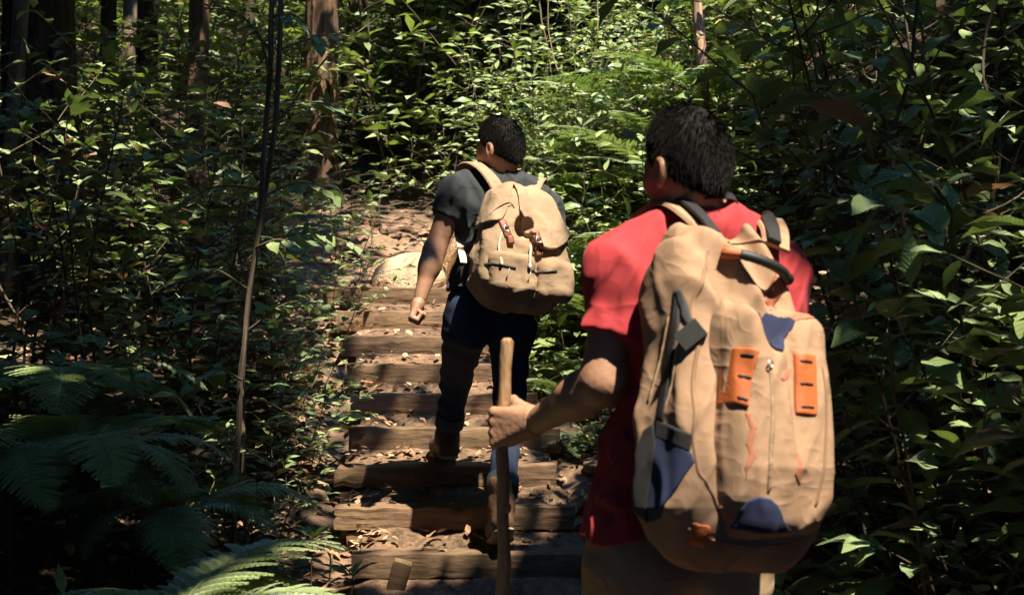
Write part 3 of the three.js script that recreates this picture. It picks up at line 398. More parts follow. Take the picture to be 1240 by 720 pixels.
// ------------------------------------------------------------------ trees and their canopy
// places that sunlight reaches through gaps of the canopy: centre, radius, share of leaves missing
const GAPS = [
  [J(885, 420, 2.65), 0.3, 0.93], [J(900, 300, 2.7), 0.2, 0.9], [J(750, 320, 2.85), 0.12, 0.9], [J(725, 690, 2.85), 0.15, 0.95], [J(612, 450, 3.06), 0.16, 0.97], [J(690, 470, 2.9), 0.2, 0.95], [J(848, 40, 8.2), 0.4, 0.97],
  [J(632, 262, 5.6), 0.22, 1], [J(580, 210, 5.8), 0.12, 0.8],
  [J(470, 470, 7.1), 0.2, 0.75], [J(560, 490, 6.9), 0.1, 0.75], [J(480, 400, 7.8), 0.4, 0.7], [J(515, 340, 8.6), 0.12, 0.9], [J(520, 310, 8.9), 0.25, 0.97], [J(565, 260, 9.3), 0.35, 0.97],
  [J(690, 200, 8.3), 1.0, 0.93], [J(620, 120, 9.6), 0.9, 0.9], [J(800, 110, 9), 1.1, 0.93], [J(900, 40, 9.4), 0.9, 0.85], [J(680, 330, 7.5), 0.5, 0.85], [J(680, 420, 7), 0.35, 0.8], [J(960, 90, 8), 0.5, 0.6], [J(560, 60, 11), 0.7, 0.97], [J(720, 60, 11), 0.8, 0.97],
  [J(240, 670, 3.3), 0.15, 0.45], [J(30, 430, 7.5), 0.35, 0.9], [J(450, 650, 5.7), 0.14, 0.8],
  [J(385, 100, 12.2), 0.2, 0.85], [J(235, 200, 11.2), 0.1, 0.8], [J(155, 70, 14), 0.2, 0.95], [J(1110, 265, 4.6), 0.08, 0.75], [J(1190, 290, 4.4), 0.08, 0.75], [J(1150, 560, 3.8), 0.1, 0.75], [J(1235, 660, 3.3), 0.1, 0.8], [J(1050, 90, 7), 0.25, 0.75], [J(1060, 160, 6.5), 0.05, 0.7], [J(1150, 100, 6), 0.05, 0.7], [J(1200, 180, 5), 0.05, 0.6], [J(1100, 440, 4.5), 0.05, 0.6], [J(1190, 480, 4), 0.05, 0.7], [J(1110, 640, 3.6), 0.05, 0.7], [J(90, 470, 4.9), 0.02, 0.55], [J(200, 520, 4.9), 0.02, 0.5], [J(120, 230, 6.5), 0.03, 0.5], [J(300, 330, 7), 0.03, 0.6], [J(250, 420, 6), 0.03, 0.5], [J(70, 340, 6.5), 0.03, 0.5], [J(360, 280, 8), 0.03, 0.6], [J(100, 40, 21), 2.2, 0.98], [J(210, 50, 24), 3.0, 0.98], [J(300, 60, 22), 2.2, 0.97], [J(420, 50, 24), 2.0, 0.95], [J(340, 150, 17), 1.0, 0.92], [J(180, 150, 16), 0.8, 0.92], [J(20, 260, 11), 0.5, 0.8],
];
const _v = V();
function sunShare(p) { let k = 0; for (const [c, r, s] of GAPS) { _v.subVectors(p, c); const a = _v.dot(SUN); if (a < 0) continue; const q = Math.max(0, Math.sqrt(Math.max(0, _v.lengthSq() - a * a)) - 0.55) / r; if (q < 1.15) k = Math.max(k, s * (1 - sstep(0.8, 1.15, q))); } return k; }
// crown leaves of one tree, joined: each a folded blade of four corners
function leafBuf() { return { pos: [], nor: [], uv: [], idx: [] }; }
function addBlade(B, p, dir, up, L) {
  _x.copy(dir).normalize(); _z.crossVectors(_x, up).normalize(); _y.crossVectors(_z, _x); const k = B.pos.length / 3, w = L * 0.24;
  for (const [a, b, c] of [[0, 0, 0], [0.48, -1, 0.06], [1, 0, -0.12], [0.48, 1, 0.06]]) { B.pos.push(p.x + _x.x * a * L + _z.x * b * w + _y.x * c * L, p.y + _x.y * a * L + _z.y * b * w + _y.y * c * L, p.z + _x.z * a * L + _z.z * b * w + _y.z * c * L); B.nor.push(_y.x, _y.y, _y.z); B.uv.push(a, 0.5 + b * 0.5); }
  B.idx.push(k, k + 1, k + 2, k, k + 2, k + 3);
}
const treeDefs = [ // px, depth, radius, lean x, lean z, bark, kind
  [383, 12.2, 0.155, 0.01, 0, 1, 0], [236, 11.2, 0.085, 0.01, 0, 1, 1], [52, 9.2, 0.24, -0.02, 0, 0, 2], [156, 14, 0.085, 0, 0, 2, 3], [429, 16, 0.115, 0.01, 0, 0, 4], [345, 14.5, 0.06, -0.03, 0, 2, 5], [126, 12.4, 0.07, 0.01, 0, 0, 6], [182, 13, 0.10, -0.02, 0, 0, 4], [5, 8.2, 0.05, 0.03, 0, 2, 5], [300, 17, 0.08, 0, 0, 0, 4], [500, 19, 0.1, 0, 0, 0, 4], [545, 17, 0.06, -0.02, 0, 1, 4], [700, 14.5, 0.07, 0.03, 0, 1, 4], [742, 16, 0.12, 0, 0, 0, 4], [800, 15, 0.16, 0, 0, 0, 4], [885, 18, 0.1, 0, 0, 0, 4], [980, 14, 0.08, 0, 0, 0, 4], [1090, 13, 0.11, 0.02, 0, 0, 4], [1180, 16, 0.14, 0, 0, 0, 4], [640, 21, 0.13, 0, 0, 0, 4], [80, 20, 0.1, 0, 0, 1, 4], [210, 21, 0.12, 0, 0, 1, 4], [265, 24, 0.1, 0, 0, 2, 4], [400, 25, 0.13, 0, 0, 0, 4], [470, 27, 0.13, 0, 0, 1, 4], [580, 28, 0.12, 0, 0, 1, 4],
];
const treeLabels = ['thick straight tree with reddish brown bark where the trail bends', 'slim dark trunked tree between the shaded shrubs', 'massive dark tree trunk standing among shaded shrubs', 'slim tree with mossy pale bark catching sunlight', 'forest tree with dark straight trunk on the hillside', 'thin pale barked tree stem beside the reddish brown tree', 'thin dark tree close to the mossy pale one'];
const offTrees = [[4.2, -0.5], [6.5, 2.6], [3.2, 5.2], [-3.6, 1.8], [-5.2, -2.8], [-4.4, 6.5], [8.5, -5.5], [0.4, 8.6], [11.5, -0.5], [-9, -8], [-8.5, 0.5], [10, 6.5], [6.3, -9.5], [-7.5, -15], [9.5, -14], [13, -9], [-12, -20], [3.4, -20], [8, -24], [-2.5, 13], [6, 12.5], [-11, 8], [14, 3]];
const trees = [];
function addTree(x, z, r, lx, lz, bark, label, group, seed, h = 12) {
  const R = rng(seed), b = onGround(x, z, -0.15), g = thing('tree', label, 'tree', b, group), n = 26, pts = [], rad = [];
  for (let i = 0; i <= n; i++) { const t = i / n; pts.push(V(lx * h * t + 0.12 * nz(t * 3, seed, 0), h * t, lz * h * t + 0.12 * nz(t * 3, seed, 9))); rad.push(r * (1 - 0.45 * t) * (1 + 0.5 * Math.exp(-t * h / 0.3))); }
  part('trunk', tube(pts, rad, 14, true, (a, l) => 1 + 0.07 * nz(Math.cos(a) * 1.6, l * 1.3, Math.sin(a) * 1.6 + seed) + 0.05 * nz(Math.cos(a) * 5, l * 2.5, Math.sin(a) * 5 + seed)), M.bark[bark], g);
  for (let k = 0; k < 7; k++) { const t = 0.55 + 0.42 * R(), i = Math.floor(t * n), p = pts[i], a = R() * 6.28, L = 1.4 + R() * 1.6, e = p.clone().add(V(Math.cos(a) * L, L * 0.45, Math.sin(a) * L)); if (sunShare(e.clone().add(b)) > 0.3 || sunShare(p.clone().lerp(e, 0.5).add(b)) > 0.3) continue; const m = p.clone().lerp(e, 0.5).add(V(0, -0.15, 0)); part('branch', tube(curve([p, m, e], 8), Array.from({ length: 9 }, (_, q) => rad[i] * lerp(0.5, 0.12, q / 8)), 6), M.bark[bark], g); }
  trees.push({ g, x: b.x + lx * 9, z: b.z + lz * 9, buf: [leafBuf(), leafBuf()] });
}
treeDefs.forEach(([px, d, r, lx, lz, bk, kind], i) => addTree(XW(px, d), -d, r, lx, lz, bk, kind === 5 && d < 10 ? 'thin pale tree stem beside the massive dark trunk' : treeLabels[kind], kind === 4 ? 'forest trees on the hillside' : kind === 5 ? 'thin pale trees' : undefined, 700 + i));
offTrees.forEach(([x, z], i) => addTree(x, z, 0.11 + 0.09 * ((i * 7) % 5) / 5, 0, 0, i % 3, 'tall tree around the trail whose crown shades it', 'tall trees around the trail', 800 + i, 11));
{
  const R = rng(5150);
  const d = V(), u = V(), c = V();
  const toTree = (p, n, L, spread) => { // a clump of leaves round p on the nearest tree
    let best = null, bd = 1e9; for (const t of trees) { const dd = (t.x - p.x) ** 2 + (t.z - p.z) ** 2; if (dd < bd) { bd = dd; best = t; } } const o = best.g.position, B = best.buf[R() < 0.5 ? 0 : 1];
    for (let i = 0; i < n; i++) { c.set(p.x - o.x + (R() - 0.5) * spread, p.y - o.y + (R() - 0.5) * spread * 0.6, p.z - o.z + (R() - 0.5) * spread); const a = R() * 6.283; d.set(Math.cos(a), -0.5 * R(), Math.sin(a)); u.set((R() - 0.5) * 1.2, 1, (R() - 0.5) * 1.2); addBlade(B, c, d, u, L * (0.7 + R() * 0.6)); }
  };
  const inView = (p) => { const d = -p.z; if (d < 0.5) return Math.hypot(p.x, p.y - EYE, p.z) < 2.2; const px = 620 + p.x / d * FPX, py = HZ - (p.y - EYE) / d * FPX; return px > -120 && px < 1360 && py > -90; };
  let made = 0;
  for (let i = 0; i < 170000 && made < 40000; i++) { // the closed canopy
    const x = -17 + R() * 38, z = 15 - R() * 50, base = groundH(x, z), p = V(x, Math.max(base, -1) + 6.2 + R() * 4.5, z); if (inView(p) && -z < 15) continue;
    const dens = 0.7 + 0.8 * fbm(x * 0.35, z * 0.35, 3, 2); if (R() > dens) continue; if (R() < sunShare(p)) continue; toTree(p, 8, 0.26, 0.75); made++;
  }
  const veil = (n, x0, x1, z0, z1, y0, y1) => { for (let i = 0; i < n; i++) { const g0 = V(lerp(x0, x1, R()), 0, lerp(z0, z1, R())); g0.y = groundH(g0.x, g0.z) + lerp(y0, y1, R()); const p = g0.addScaledVector(SUN, 5.5 + R() * 5); if (inView(p) || R() < sunShare(p) * 1.15) continue; toTree(p, 8, 0.26, 0.75); } }; // denser boughs where the photograph's floor lies in deep shade
  veil(1900, -5.5, -0.9, -3.0, -10.5, 0, 1.6); veil(350, 1.0, 4.5, -2.6, -7.5, 0.2, 1.8); veil(1000, -1.1, 0.6, -4.6, -6.6, 0, 0.4); veil(900, -2.0, -0.55, -9.0, -12, 0, 0.5);
  for (let i = 0; i < 14000; i++) { // lower boughs round the clearing: behind the camera and to both sides
    const a = R() * 6.28, rad = 6 + R() * 9, x = Math.cos(a) * rad * 1.1, z = -3 + Math.sin(a) * rad, y = groundH(x, z) + 0.4 + R() * 6.5, p = V(x, y, z); if (z < -4 && inView(p)) continue; if (Math.hypot(x, z) < 4) continue; if (R() < sunShare(p)) continue; toTree(p, 8, 0.24, 0.8);
  }
  for (let i = 0; i < 5200; i++) { // leaves that hang between the far trunks
    const d = 15 + R() * 20, px = -140 + R() * 1520, x = XW(px, d), y = groundH(x, -d) + 0.8 + R() * 6, p = V(x, y, -d); if (R() < sunShare(p) * 0.8) continue; toTree(p, 10, 0.15, 0.7);
  }
  for (const t of trees) t.buf.forEach((B, k) => { if (B.idx.length) part('foliage', geoFrom(B.pos, B.idx, B.uv, B.nor), k ? M.leafThin[0] : M.leafCanopy, t.g).userData.kind = 'stuff'; });
}
// ------------------------------------------------------------------ slim stems
function slimTree(name, pts, r0, r1, m, label, seed) {
  const c = curve(pts, 40), b = pts[0].clone(), g = thing(name, label, 'tree', b); c.forEach((p, i) => { p.sub(b); p.x += 0.012 * nz(i * 0.25, seed, 1); });
  part('trunk', tube(c, c.map((_, i) => lerp(r0, r1, i / 40) * (1 + 0.08 * nz(i * 0.5, seed, 0))), 10), m, g); return g;
}
{
  const gp = (px, d, up = -0.1) => onGround(XW(px, d), -d, up);
  const a = slimTree('slender_tree', [gp(856, 8.1), J(853, 110, 8.15), J(848, 50, 8.2), J(842, -20, 8.25), J(835, -300, 8.3)], 0.036, 0.026, M.pinkBark, 'slender bare pinkish brown trunk rising behind the ferns', 1);
  const s1 = slimTree('slender_tree', [gp(282, 5.6), J(286, 520, 5.55), J(296, 400, 5.5), J(318, 220, 5.5), J(327, 60, 5.5), J(332, -60, 5.5), J(338, -300, 5.5)], 0.0125, 0.009, M.bark[2], 'lean young tree rising through shaded foliage near the ferns', 2);
  const s2 = slimTree('slender_tree', [gp(300, 5.75), J(291, 520, 5.7), J(300, 380, 5.65), J(336, 120, 5.6), J(342, -30, 5.6), J(350, -300, 5.6)], 0.013, 0.009, M.bark[2], 'thin pale twin stem crossing the lean young tree', 3);
  // leafy side boughs for the young trees and thin trailing twigs
  const lg = [LEAF.broad[0], LEAF.broad[2], LEAF.lance[1]];
  const bough = (host, from, to, n, seed, mats, leaf = 0.1) => { const R = rng(seed), c = curve([from, from.clone().lerp(to, 0.5).add(V(0, 0.06, 0)), to], 14), b = host.position; part('branch', tube(c.map((p) => p.clone().sub(b)), c.map((_, i) => lerp(0.006, 0.002, i / 14)), 5), M.twig[1], host); for (let i = 0; i < n; i++) { const t = 0.25 + 0.75 * (i + R()) / n, p = c[Math.min(14, Math.floor(t * 14))].clone().sub(b), T = to.clone().sub(from).normalize(), side = i % 2 ? 1 : -1, dir = T.multiplyScalar(0.6).add(V(0, -0.35 * R() - 0.1, 0)).add(V(0, 0, side * 0.8)).add(V((R() - 0.5) * 0.6, 0, 0)); const m = part('leaf', lg[Math.floor(R() * 3)], mats[Math.floor(R() * mats.length)], host); m.applyMatrix4(basis(p, dir, V((R() - 0.5) * 0.8, 1, 0.3 + (R() - 0.5) * 0.8), leaf * (0.6 + R() * 0.6))); } };
  let k = 900;
  for (const [fx, fy, tx, ty, d2, n] of [[318, 220, 240, 190, 5.3, 12], [322, 160, 400, 130, 5.6, 10], [326, 60, 250, 10, 5.4, 12], [330, 20, 390, 60, 5.3, 10], [308, 300, 380, 320, 5.2, 11], [300, 350, 215, 340, 5.4, 10], [327, 90, 300, 30, 5.2, 9], [315, 240, 410, 240, 5.5, 12], [292, 460, 230, 470, 5.2, 8]]) bough(s1, J(fx, fy, 5.5), J(tx, ty, d2), n, k++, M.leafGlossy, 0.11);
  for (const [fx, fy, tx, ty, d2, n] of [[330, 160, 460, 20, 5.9, 11], [310, 300, 440, 300, 5.5, 12], [338, 60, 470, 60, 6.0, 10], [300, 400, 400, 370, 5.4, 10], [320, 230, 200, 260, 5.6, 11]]) bough(s2, J(fx, fy, 5.6), J(tx, ty, d2), n, k++, M.leafThin, 0.1);
  // hanging lianas and crooked bare stems on the bank
  const lia = [[[1110, 4.9], [[1105, 330, 5.0], [1080, 200, 5.1], [1105, 60, 5.2], [1118, -60, 5.2]], 0.011], [[1060, 5.2], [[1090, 260, 5.3], [1130, 120, 5.4], [1100, 30, 5.5], [1060, -60, 5.6]], 0.009], [[1200, 4.9], [[1170, 330, 5.0], [1210, 200, 5.0], [1190, 60, 5.1], [1230, -60, 5.1]], 0.009], [[1020, 5.0], [[1060, 420, 5.0], [1150, 330, 5.1], [1260, 300, 5.2]], 0.007]];
  lia.forEach(([[px, d], up, r], i) => tag(slimTree('bare_stem', [gp(px, d), ...up.map((q) => J(...q))], r, r * 0.5, M.twig[i % 2], ['thin crooked stem rising behind the drooping glossy leaves', 'crooked stem leaning over the sunlit bank', 'crooked stem among the tallest glossy shrubs', 'thin stem arching low across the shaded bank'][i], 30 + i), null, 'stem', 'crooked stems in the bank shrubs'));
  const l2 = [[[690, 10.5], [[655, 20, 10.2], [648, -40, 10.2]], 0.007], [[700, 9.8], [[690, 120, 9.9], [720, 60, 9.9], [722, -40, 10]], 0.006], [[820, 9.5], [[806, 40, 9.6], [796, -40, 9.6]], 0.008], [[668, 9.2], [[690, 140, 9.2], [668, 60, 9.3], [662, -30, 9.3]], 0.006]];
  l2.forEach(([[px, d], up, r], i) => tag(slimTree('pale_stem', [gp(px, d), ...up.map((q) => J(...q))], r, r * 0.6, M.twig[2], 'thin pale twig stem rising out of the sunlit bank', 50 + i), null, 'stem', 'pale twig stems on the sunlit bank'));
}

// ------------------------------------------------------------------ soft bodies: distance fields meshed with surface nets
function sdfMesh(f, lo, hi, h, uvs = 0.5, uvFn) {
  const nx = Math.ceil((hi[0] - lo[0]) / h) + 1, ny = Math.ceil((hi[1] - lo[1]) / h) + 1, nzz = Math.ceil((hi[2] - lo[2]) / h) + 1, G = new Float32Array(nx * ny * nzz), B = 4, far = h * B * 0.87 * 1.6;
  const id = (i, j, k) => (k * ny + j) * nx + i;
  for (let k = 0; k < nzz; k += B) for (let j = 0; j < ny; j += B) for (let i = 0; i < nx; i += B) {
    const c = f(lo[0] + (i + B / 2) * h, lo[1] + (j + B / 2) * h, lo[2] + (k + B / 2) * h), skip = Math.abs(c) > far + 0.012;
    for (let c2 = k; c2 < Math.min(k + B, nzz); c2++) for (let b = j; b < Math.min(j + B, ny); b++) for (let a = i; a < Math.min(i + B, nx); a++) G[id(a, b, c2)] = skip ? c : f(lo[0] + a * h, lo[1] + b * h, lo[2] + c2 * h);
  }
  const vid = new Int32Array(nx * ny * nzz).fill(-1), pos = [], idx = [];
  for (let k = 0; k < nzz - 1; k++) for (let j = 0; j < ny - 1; j++) for (let i = 0; i < nx - 1; i++) {
    let m = 0, sx = 0, sy = 0, sz = 0, n = 0; const g = [];
    for (let c = 0; c < 8; c++) { const v = G[id(i + (c & 1), j + ((c >> 1) & 1), k + (c >> 2))]; g.push(v); if (v < 0) m |= 1 << c; }
    if (m === 0 || m === 255) continue;
    for (let a = 0; a < 8; a++) for (let b = 0; b < 3; b++) { if (a & (1 << b)) continue; const e = a | (1 << b); if (((m >> a) & 1) === ((m >> e) & 1)) continue; const t = g[a] / (g[a] - g[e]); sx += (a & 1) + (b === 0 ? t : 0); sy += ((a >> 1) & 1) + (b === 1 ? t : 0); sz += (a >> 2) + (b === 2 ? t : 0); n++; }
    vid[id(i, j, k)] = pos.length / 3; pos.push(lo[0] + (i + sx / n) * h, lo[1] + (j + sy / n) * h, lo[2] + (k + sz / n) * h);
  }
  const quad = (a, b, c, d, flip) => { if (a < 0 || b < 0 || c < 0 || d < 0) return; flip ? idx.push(a, c, b, a, d, c) : idx.push(a, b, c, a, c, d); };
  for (let k = 1; k < nzz - 1; k++) for (let j = 1; j < ny - 1; j++) for (let i = 1; i < nx - 1; i++) {
    const s = G[id(i, j, k)] < 0;
    if (s !== G[id(i + 1, j, k)] < 0) quad(vid[id(i, j - 1, k - 1)], vid[id(i, j, k - 1)], vid[id(i, j, k)], vid[id(i, j - 1, k)], !s);
    if (s !== G[id(i, j + 1, k)] < 0) quad(vid[id(i - 1, j, k - 1)], vid[id(i - 1, j, k)], vid[id(i, j, k)], vid[id(i, j, k - 1)], !s);
    if (s !== G[id(i, j, k + 1)] < 0) quad(vid[id(i - 1, j - 1, k)], vid[id(i, j - 1, k)], vid[id(i, j, k)], vid[id(i - 1, j, k)], !s);
  }
  const nor = [], uv = [], e = h * 0.6;
  for (let i = 0; i < pos.length; i += 3) { const x = pos[i], y = pos[i + 1], z = pos[i + 2]; let a = f(x + e, y, z) - f(x - e, y, z), b = f(x, y + e, z) - f(x, y - e, z), c = f(x, y, z + e) - f(x, y, z - e); const l = Math.hypot(a, b, c) || 1; nor.push(a / l, b / l, c / l); if (uvFn) uv.push(...uvFn(x, y, z)); else uv.push((x * 0.85 + z * 0.75) / uvs, (y + z * 0.2) / uvs); }
  return geoFrom(pos, idx, uv, nor);
}
const cap = (a, b, ra, rb = ra) => { const ax = a.x, ay = a.y, az = a.z, bx = b.x - ax, by = b.y - ay, bz = b.z - az, q = 1 / (bx * bx + by * by + bz * bz || 1e-9); return (x, y, z) => { x -= ax; y -= ay; z -= az; const t = clamp((x * bx + y * by + z * bz) * q, 0, 1); return Math.sqrt((x - bx * t) ** 2 + (y - by * t) ** 2 + (z - bz * t) ** 2) - (ra + (rb - ra) * t); }; };
// the same, flattened along a horizontal direction
const fcap = (a, b, ra, rb, F, flat) => { const k = 1 / flat - 1, o = a.clone(), ba = b.clone().sub(a); ba.addScaledVector(F, ba.dot(F) * k); const c = cap(V(0, 0, 0), ba, ra, rb), s = (flat + 1) / 2; return (x, y, z) => { x -= o.x; y -= o.y; z -= o.z; const t = (x * F.x + y * F.y + z * F.z) * k; return c(x + F.x * t, y + F.y * t, z + F.z * t) * s; }; };
const ell = (c, rx, ry, rz, ax) => (x, y, z) => { x -= c.x; y -= c.y; z -= c.z; let u = x, v = y, w = z; if (ax) { u = x * ax[0].x + y * ax[0].y + z * ax[0].z; v = x * ax[1].x + y * ax[1].y + z * ax[1].z; w = x * ax[2].x + y * ax[2].y + z * ax[2].z; } const k0 = Math.sqrt((u / rx) ** 2 + (v / ry) ** 2 + (w / rz) ** 2), k1 = Math.sqrt((u / rx / rx) ** 2 + (v / ry / ry) ** 2 + (w / rz / rz) ** 2); return k1 < 1e-6 ? -Math.min(rx, ry, rz) : k0 * (k0 - 1) / k1; };
const smin = (a, b, k) => { const h = Math.max(k - Math.abs(a - b), 0) / k; return Math.min(a, b) - h * h * k * 0.25; };
const smax = (a, b, k) => -smin(-a, -b, k);
const union = (list, k) => (x, y, z) => { let d = list[0](x, y, z); for (let i = 1; i < list.length; i++) d = smin(d, list[i](x, y, z), k); return d; };
const boundsOf = (pts, pad) => { const b = new THREE.Box3().setFromPoints(pts).expandByScalar(pad); return [b.min.toArray(), b.max.toArray()]; };
// a flat band with thickness along points; nrm points out of its face
function ribbon(pts, nrm, width, thick) {
  const pos = [], uv = [], idx = [], n = pts.length; let L = 0;
  for (let i = 0; i < n; i++) {
    const t = pts[Math.min(i + 1, n - 1)].clone().sub(pts[Math.max(0, i - 1)]).normalize(), N = (Array.isArray(nrm) ? nrm[i] : nrm).clone(); N.addScaledVector(t, -N.dot(t)).normalize(); const b = V().crossVectors(t, N), w = (typeof width === 'number' ? width : width[i]) / 2, h = thick; if (i) L += pts[i].distanceTo(pts[i - 1]);
    for (const [s, e] of [[-1, 0], [-0.88, 1], [0.88, 1], [1, 0], [0.88, -0.4], [-0.88, -0.4], [-1, 0]]) { const p = pts[i].clone().addScaledVector(b, s * w).addScaledVector(N, e * h); pos.push(p.x, p.y, p.z); uv.push(s * w / 0.12 + 0.5, L / 0.12); }
  }
  for (let i = 0; i < n - 1; i++) for (let k = 0; k < 6; k++) { const a = i * 7 + k; idx.push(a, a + 7, a + 1, a + 1, a + 7, a + 8); }
  for (const i of [0, n - 1]) { const o = i * 7; for (let k = 1; k < 5; k++) i ? idx.push(o, o + k, o + k + 1) : idx.push(o, o + k + 1, o + k); }
  const g = geoFrom(pos, idx, uv); return toCreasedNormals(g, 0.6);
}
const yawAxes = (a) => [V(Math.cos(a), 0, -Math.sin(a)), V(0, 1, 0), V(-Math.sin(a), 0, -Math.cos(a))]; // right, up, forward of someone turned by a to the side of their own left hand
const toLocal = (geo, base) => geo.translate(-base.x, -base.y, -base.z);

// ------------------------------------------------------------------ people
const SKIN = mat({ phys: true, rgb: [0.32, 0.172, 0.104], map: TEX.skin, bumpMap: TEX.skinBump, bumpScale: 0.0012, roughness: 0.55 });
const CL = {
  red: mat({ phys: true, rgb: [0.36, 0.026, 0.033], map: TEX.cloth, bumpMap: TEX.wrinkle, bumpScale: 0.006, roughness: 0.9, sheen: 0.3, sheenRoughness: 0.6, sheenColor: lin(0.6, 0.2, 0.2) }),
  slate: mat({ phys: true, rgb: [0.024, 0.029, 0.033], map: TEX.cloth, bumpMap: TEX.wrinkle, bumpScale: 0.006, roughness: 0.92, sheen: 0.1, sheenRoughness: 0.6, sheenColor: lin(0.3, 0.33, 0.36) }),
  khaki: mat({ rgb: [0.33, 0.225, 0.135], map: TEX.cloth, bumpMap: TEX.wrinkle, bumpScale: 0.005, roughness: 0.93 }),
  denim: mat({ rgb: [0.012, 0.024, 0.062], map: TEX.denim, bumpMap: TEX.weave, bumpScale: 0.0006, roughness: 0.93 }),
  cuff: mat({ rgb: [0.06, 0.075, 0.095], map: TEX.denim, bumpMap: TEX.weave, bumpScale: 0.0006, roughness: 0.95 }),
  boot: mat({ rgb: [0.10, 0.052, 0.028], map: TEX.cloth, bumpMap: TEX.soilBump, bumpScale: 0.001, roughness: 0.7 }),
  sole: mat({ rgb: [0.42, 0.34, 0.25], map: TEX.stone, bumpMap: TEX.soilBump, bumpScale: 0.002, roughness: 0.9 }),
  hair: mat({ phys: true, rgb: [0.0042, 0.0035, 0.0033], roughness: 0.75, specularIntensity: 0.3 }),
  black: mat({ rgb: [0.008, 0.008, 0.009], bumpMap: TEX.weave, bumpScale: 0.0008, roughness: 0.75 }),
};
function headParts(c, yaw, pitch, k, seed) { // c centre, k scale; returns skin and hair fields and the frame
  const [R0, U0, F0] = yawAxes(yaw), U = U0.clone().multiplyScalar(Math.cos(pitch)).addScaledVector(F0, Math.sin(pitch)), F = F0.clone().multiplyScalar(Math.cos(pitch)).addScaledVector(U0, -Math.sin(pitch)), R = R0;
  const w = (x, y, z) => c.clone().addScaledVector(R, x * k).addScaledVector(U, y * k).addScaledVector(F, z * k), ax = [R, U, F], E = (x, y, z, a, b, d) => ell(w(x, y, z), a * k, b * k, d * k, ax), C = (x, y, z, x2, y2, z2, ra, rb) => cap(w(x, y, z), w(x2, y2, z2), ra * k, rb * k);
  const base = union([E(0, 0.032, -0.012, 0.075, 0.086, 0.096), E(0, -0.03, 0.028, 0.062, 0.084, 0.064), E(0, -0.078, 0.045, 0.044, 0.032, 0.045), C(-0.034, 0.022, 0.078, 0.034, 0.022, 0.078, 0.013, 0.013), E(-0.042, -0.022, 0.066, 0.022, 0.02, 0.022), E(0.042, -0.022, 0.066, 0.022, 0.02, 0.022)], 0.03 * k);
  const face = union([C(0, 0.005, 0.09, 0, -0.034, 0.111, 0.009, 0.0135), C(-0.012, -0.036, 0.1, 0.012, -0.036, 0.1, 0.009, 0.009), E(0, -0.06, 0.09, 0.025, 0.006, 0.011), E(0, -0.07, 0.088, 0.022, 0.007, 0.012), E(-0.031, 0.004, 0.083, 0.014, 0.008, 0.01), E(0.031, 0.004, 0.083, 0.014, 0.008, 0.01)], 0.008 * k);
  const ears = [-1, 1].map((s) => { const rim = ell(w(s * 0.081, -0.008, -0.010), 0.011 * k, 0.033 * k, 0.021 * k, ax), dent = ell(w(s * 0.093, -0.004, -0.006), 0.008 * k, 0.019 * k, 0.010 * k, ax), lobe = ell(w(s * 0.080, -0.036, -0.003), 0.008 * k, 0.011 * k, 0.010 * k, ax); return (x, y, z) => smin(smax(rim(x, y, z), -dent(x, y, z), 0.006), lobe(x, y, z), 0.008); });
  const skin = (x, y, z) => { let d = smin(base(x, y, z), face(x, y, z), 0.012 * k); for (const e of ears) d = smin(d, e(x, y, z), 0.008 * k); return d; };
  const shell = union([E(0, 0.038, -0.014, 0.080, 0.089, 0.100), E(0.005, 0.085, 0.01, 0.066, 0.060, 0.078), E(0, -0.005, -0.055, 0.068, 0.075, 0.062)], 0.03 * k);
  const hair = (x, y, z) => {
    const a = x - c.x, b = y - c.y, d = z - c.z, lx = (a * R.x + b * R.y + d * R.z) / k, ly = (a * U.x + b * U.y + d * U.z) / k, lz = (a * F.x + b * F.y + d * F.z) / k;
    const n = 0.0045 * k * fbm(lx * 34 + seed, ly * 22, lz * 30, 3) + 0.0022 * k * fbm(lx * 120, ly * 60 + seed, lz * 120, 2);
    const low = (-0.066 + Math.max(0, lz + 0.075) * 0.62 + 0.012 * Math.abs(lx) / 0.07 - ly) * 0.85 * k + n, front = (lz * 0.72 - ly * 0.69 - 0.012) * k + n;
    return smax(smax(shell(x, y, z) - n, low, 0.010), front, 0.012);
  };
  return { skin, hair, w, ax, k };
}
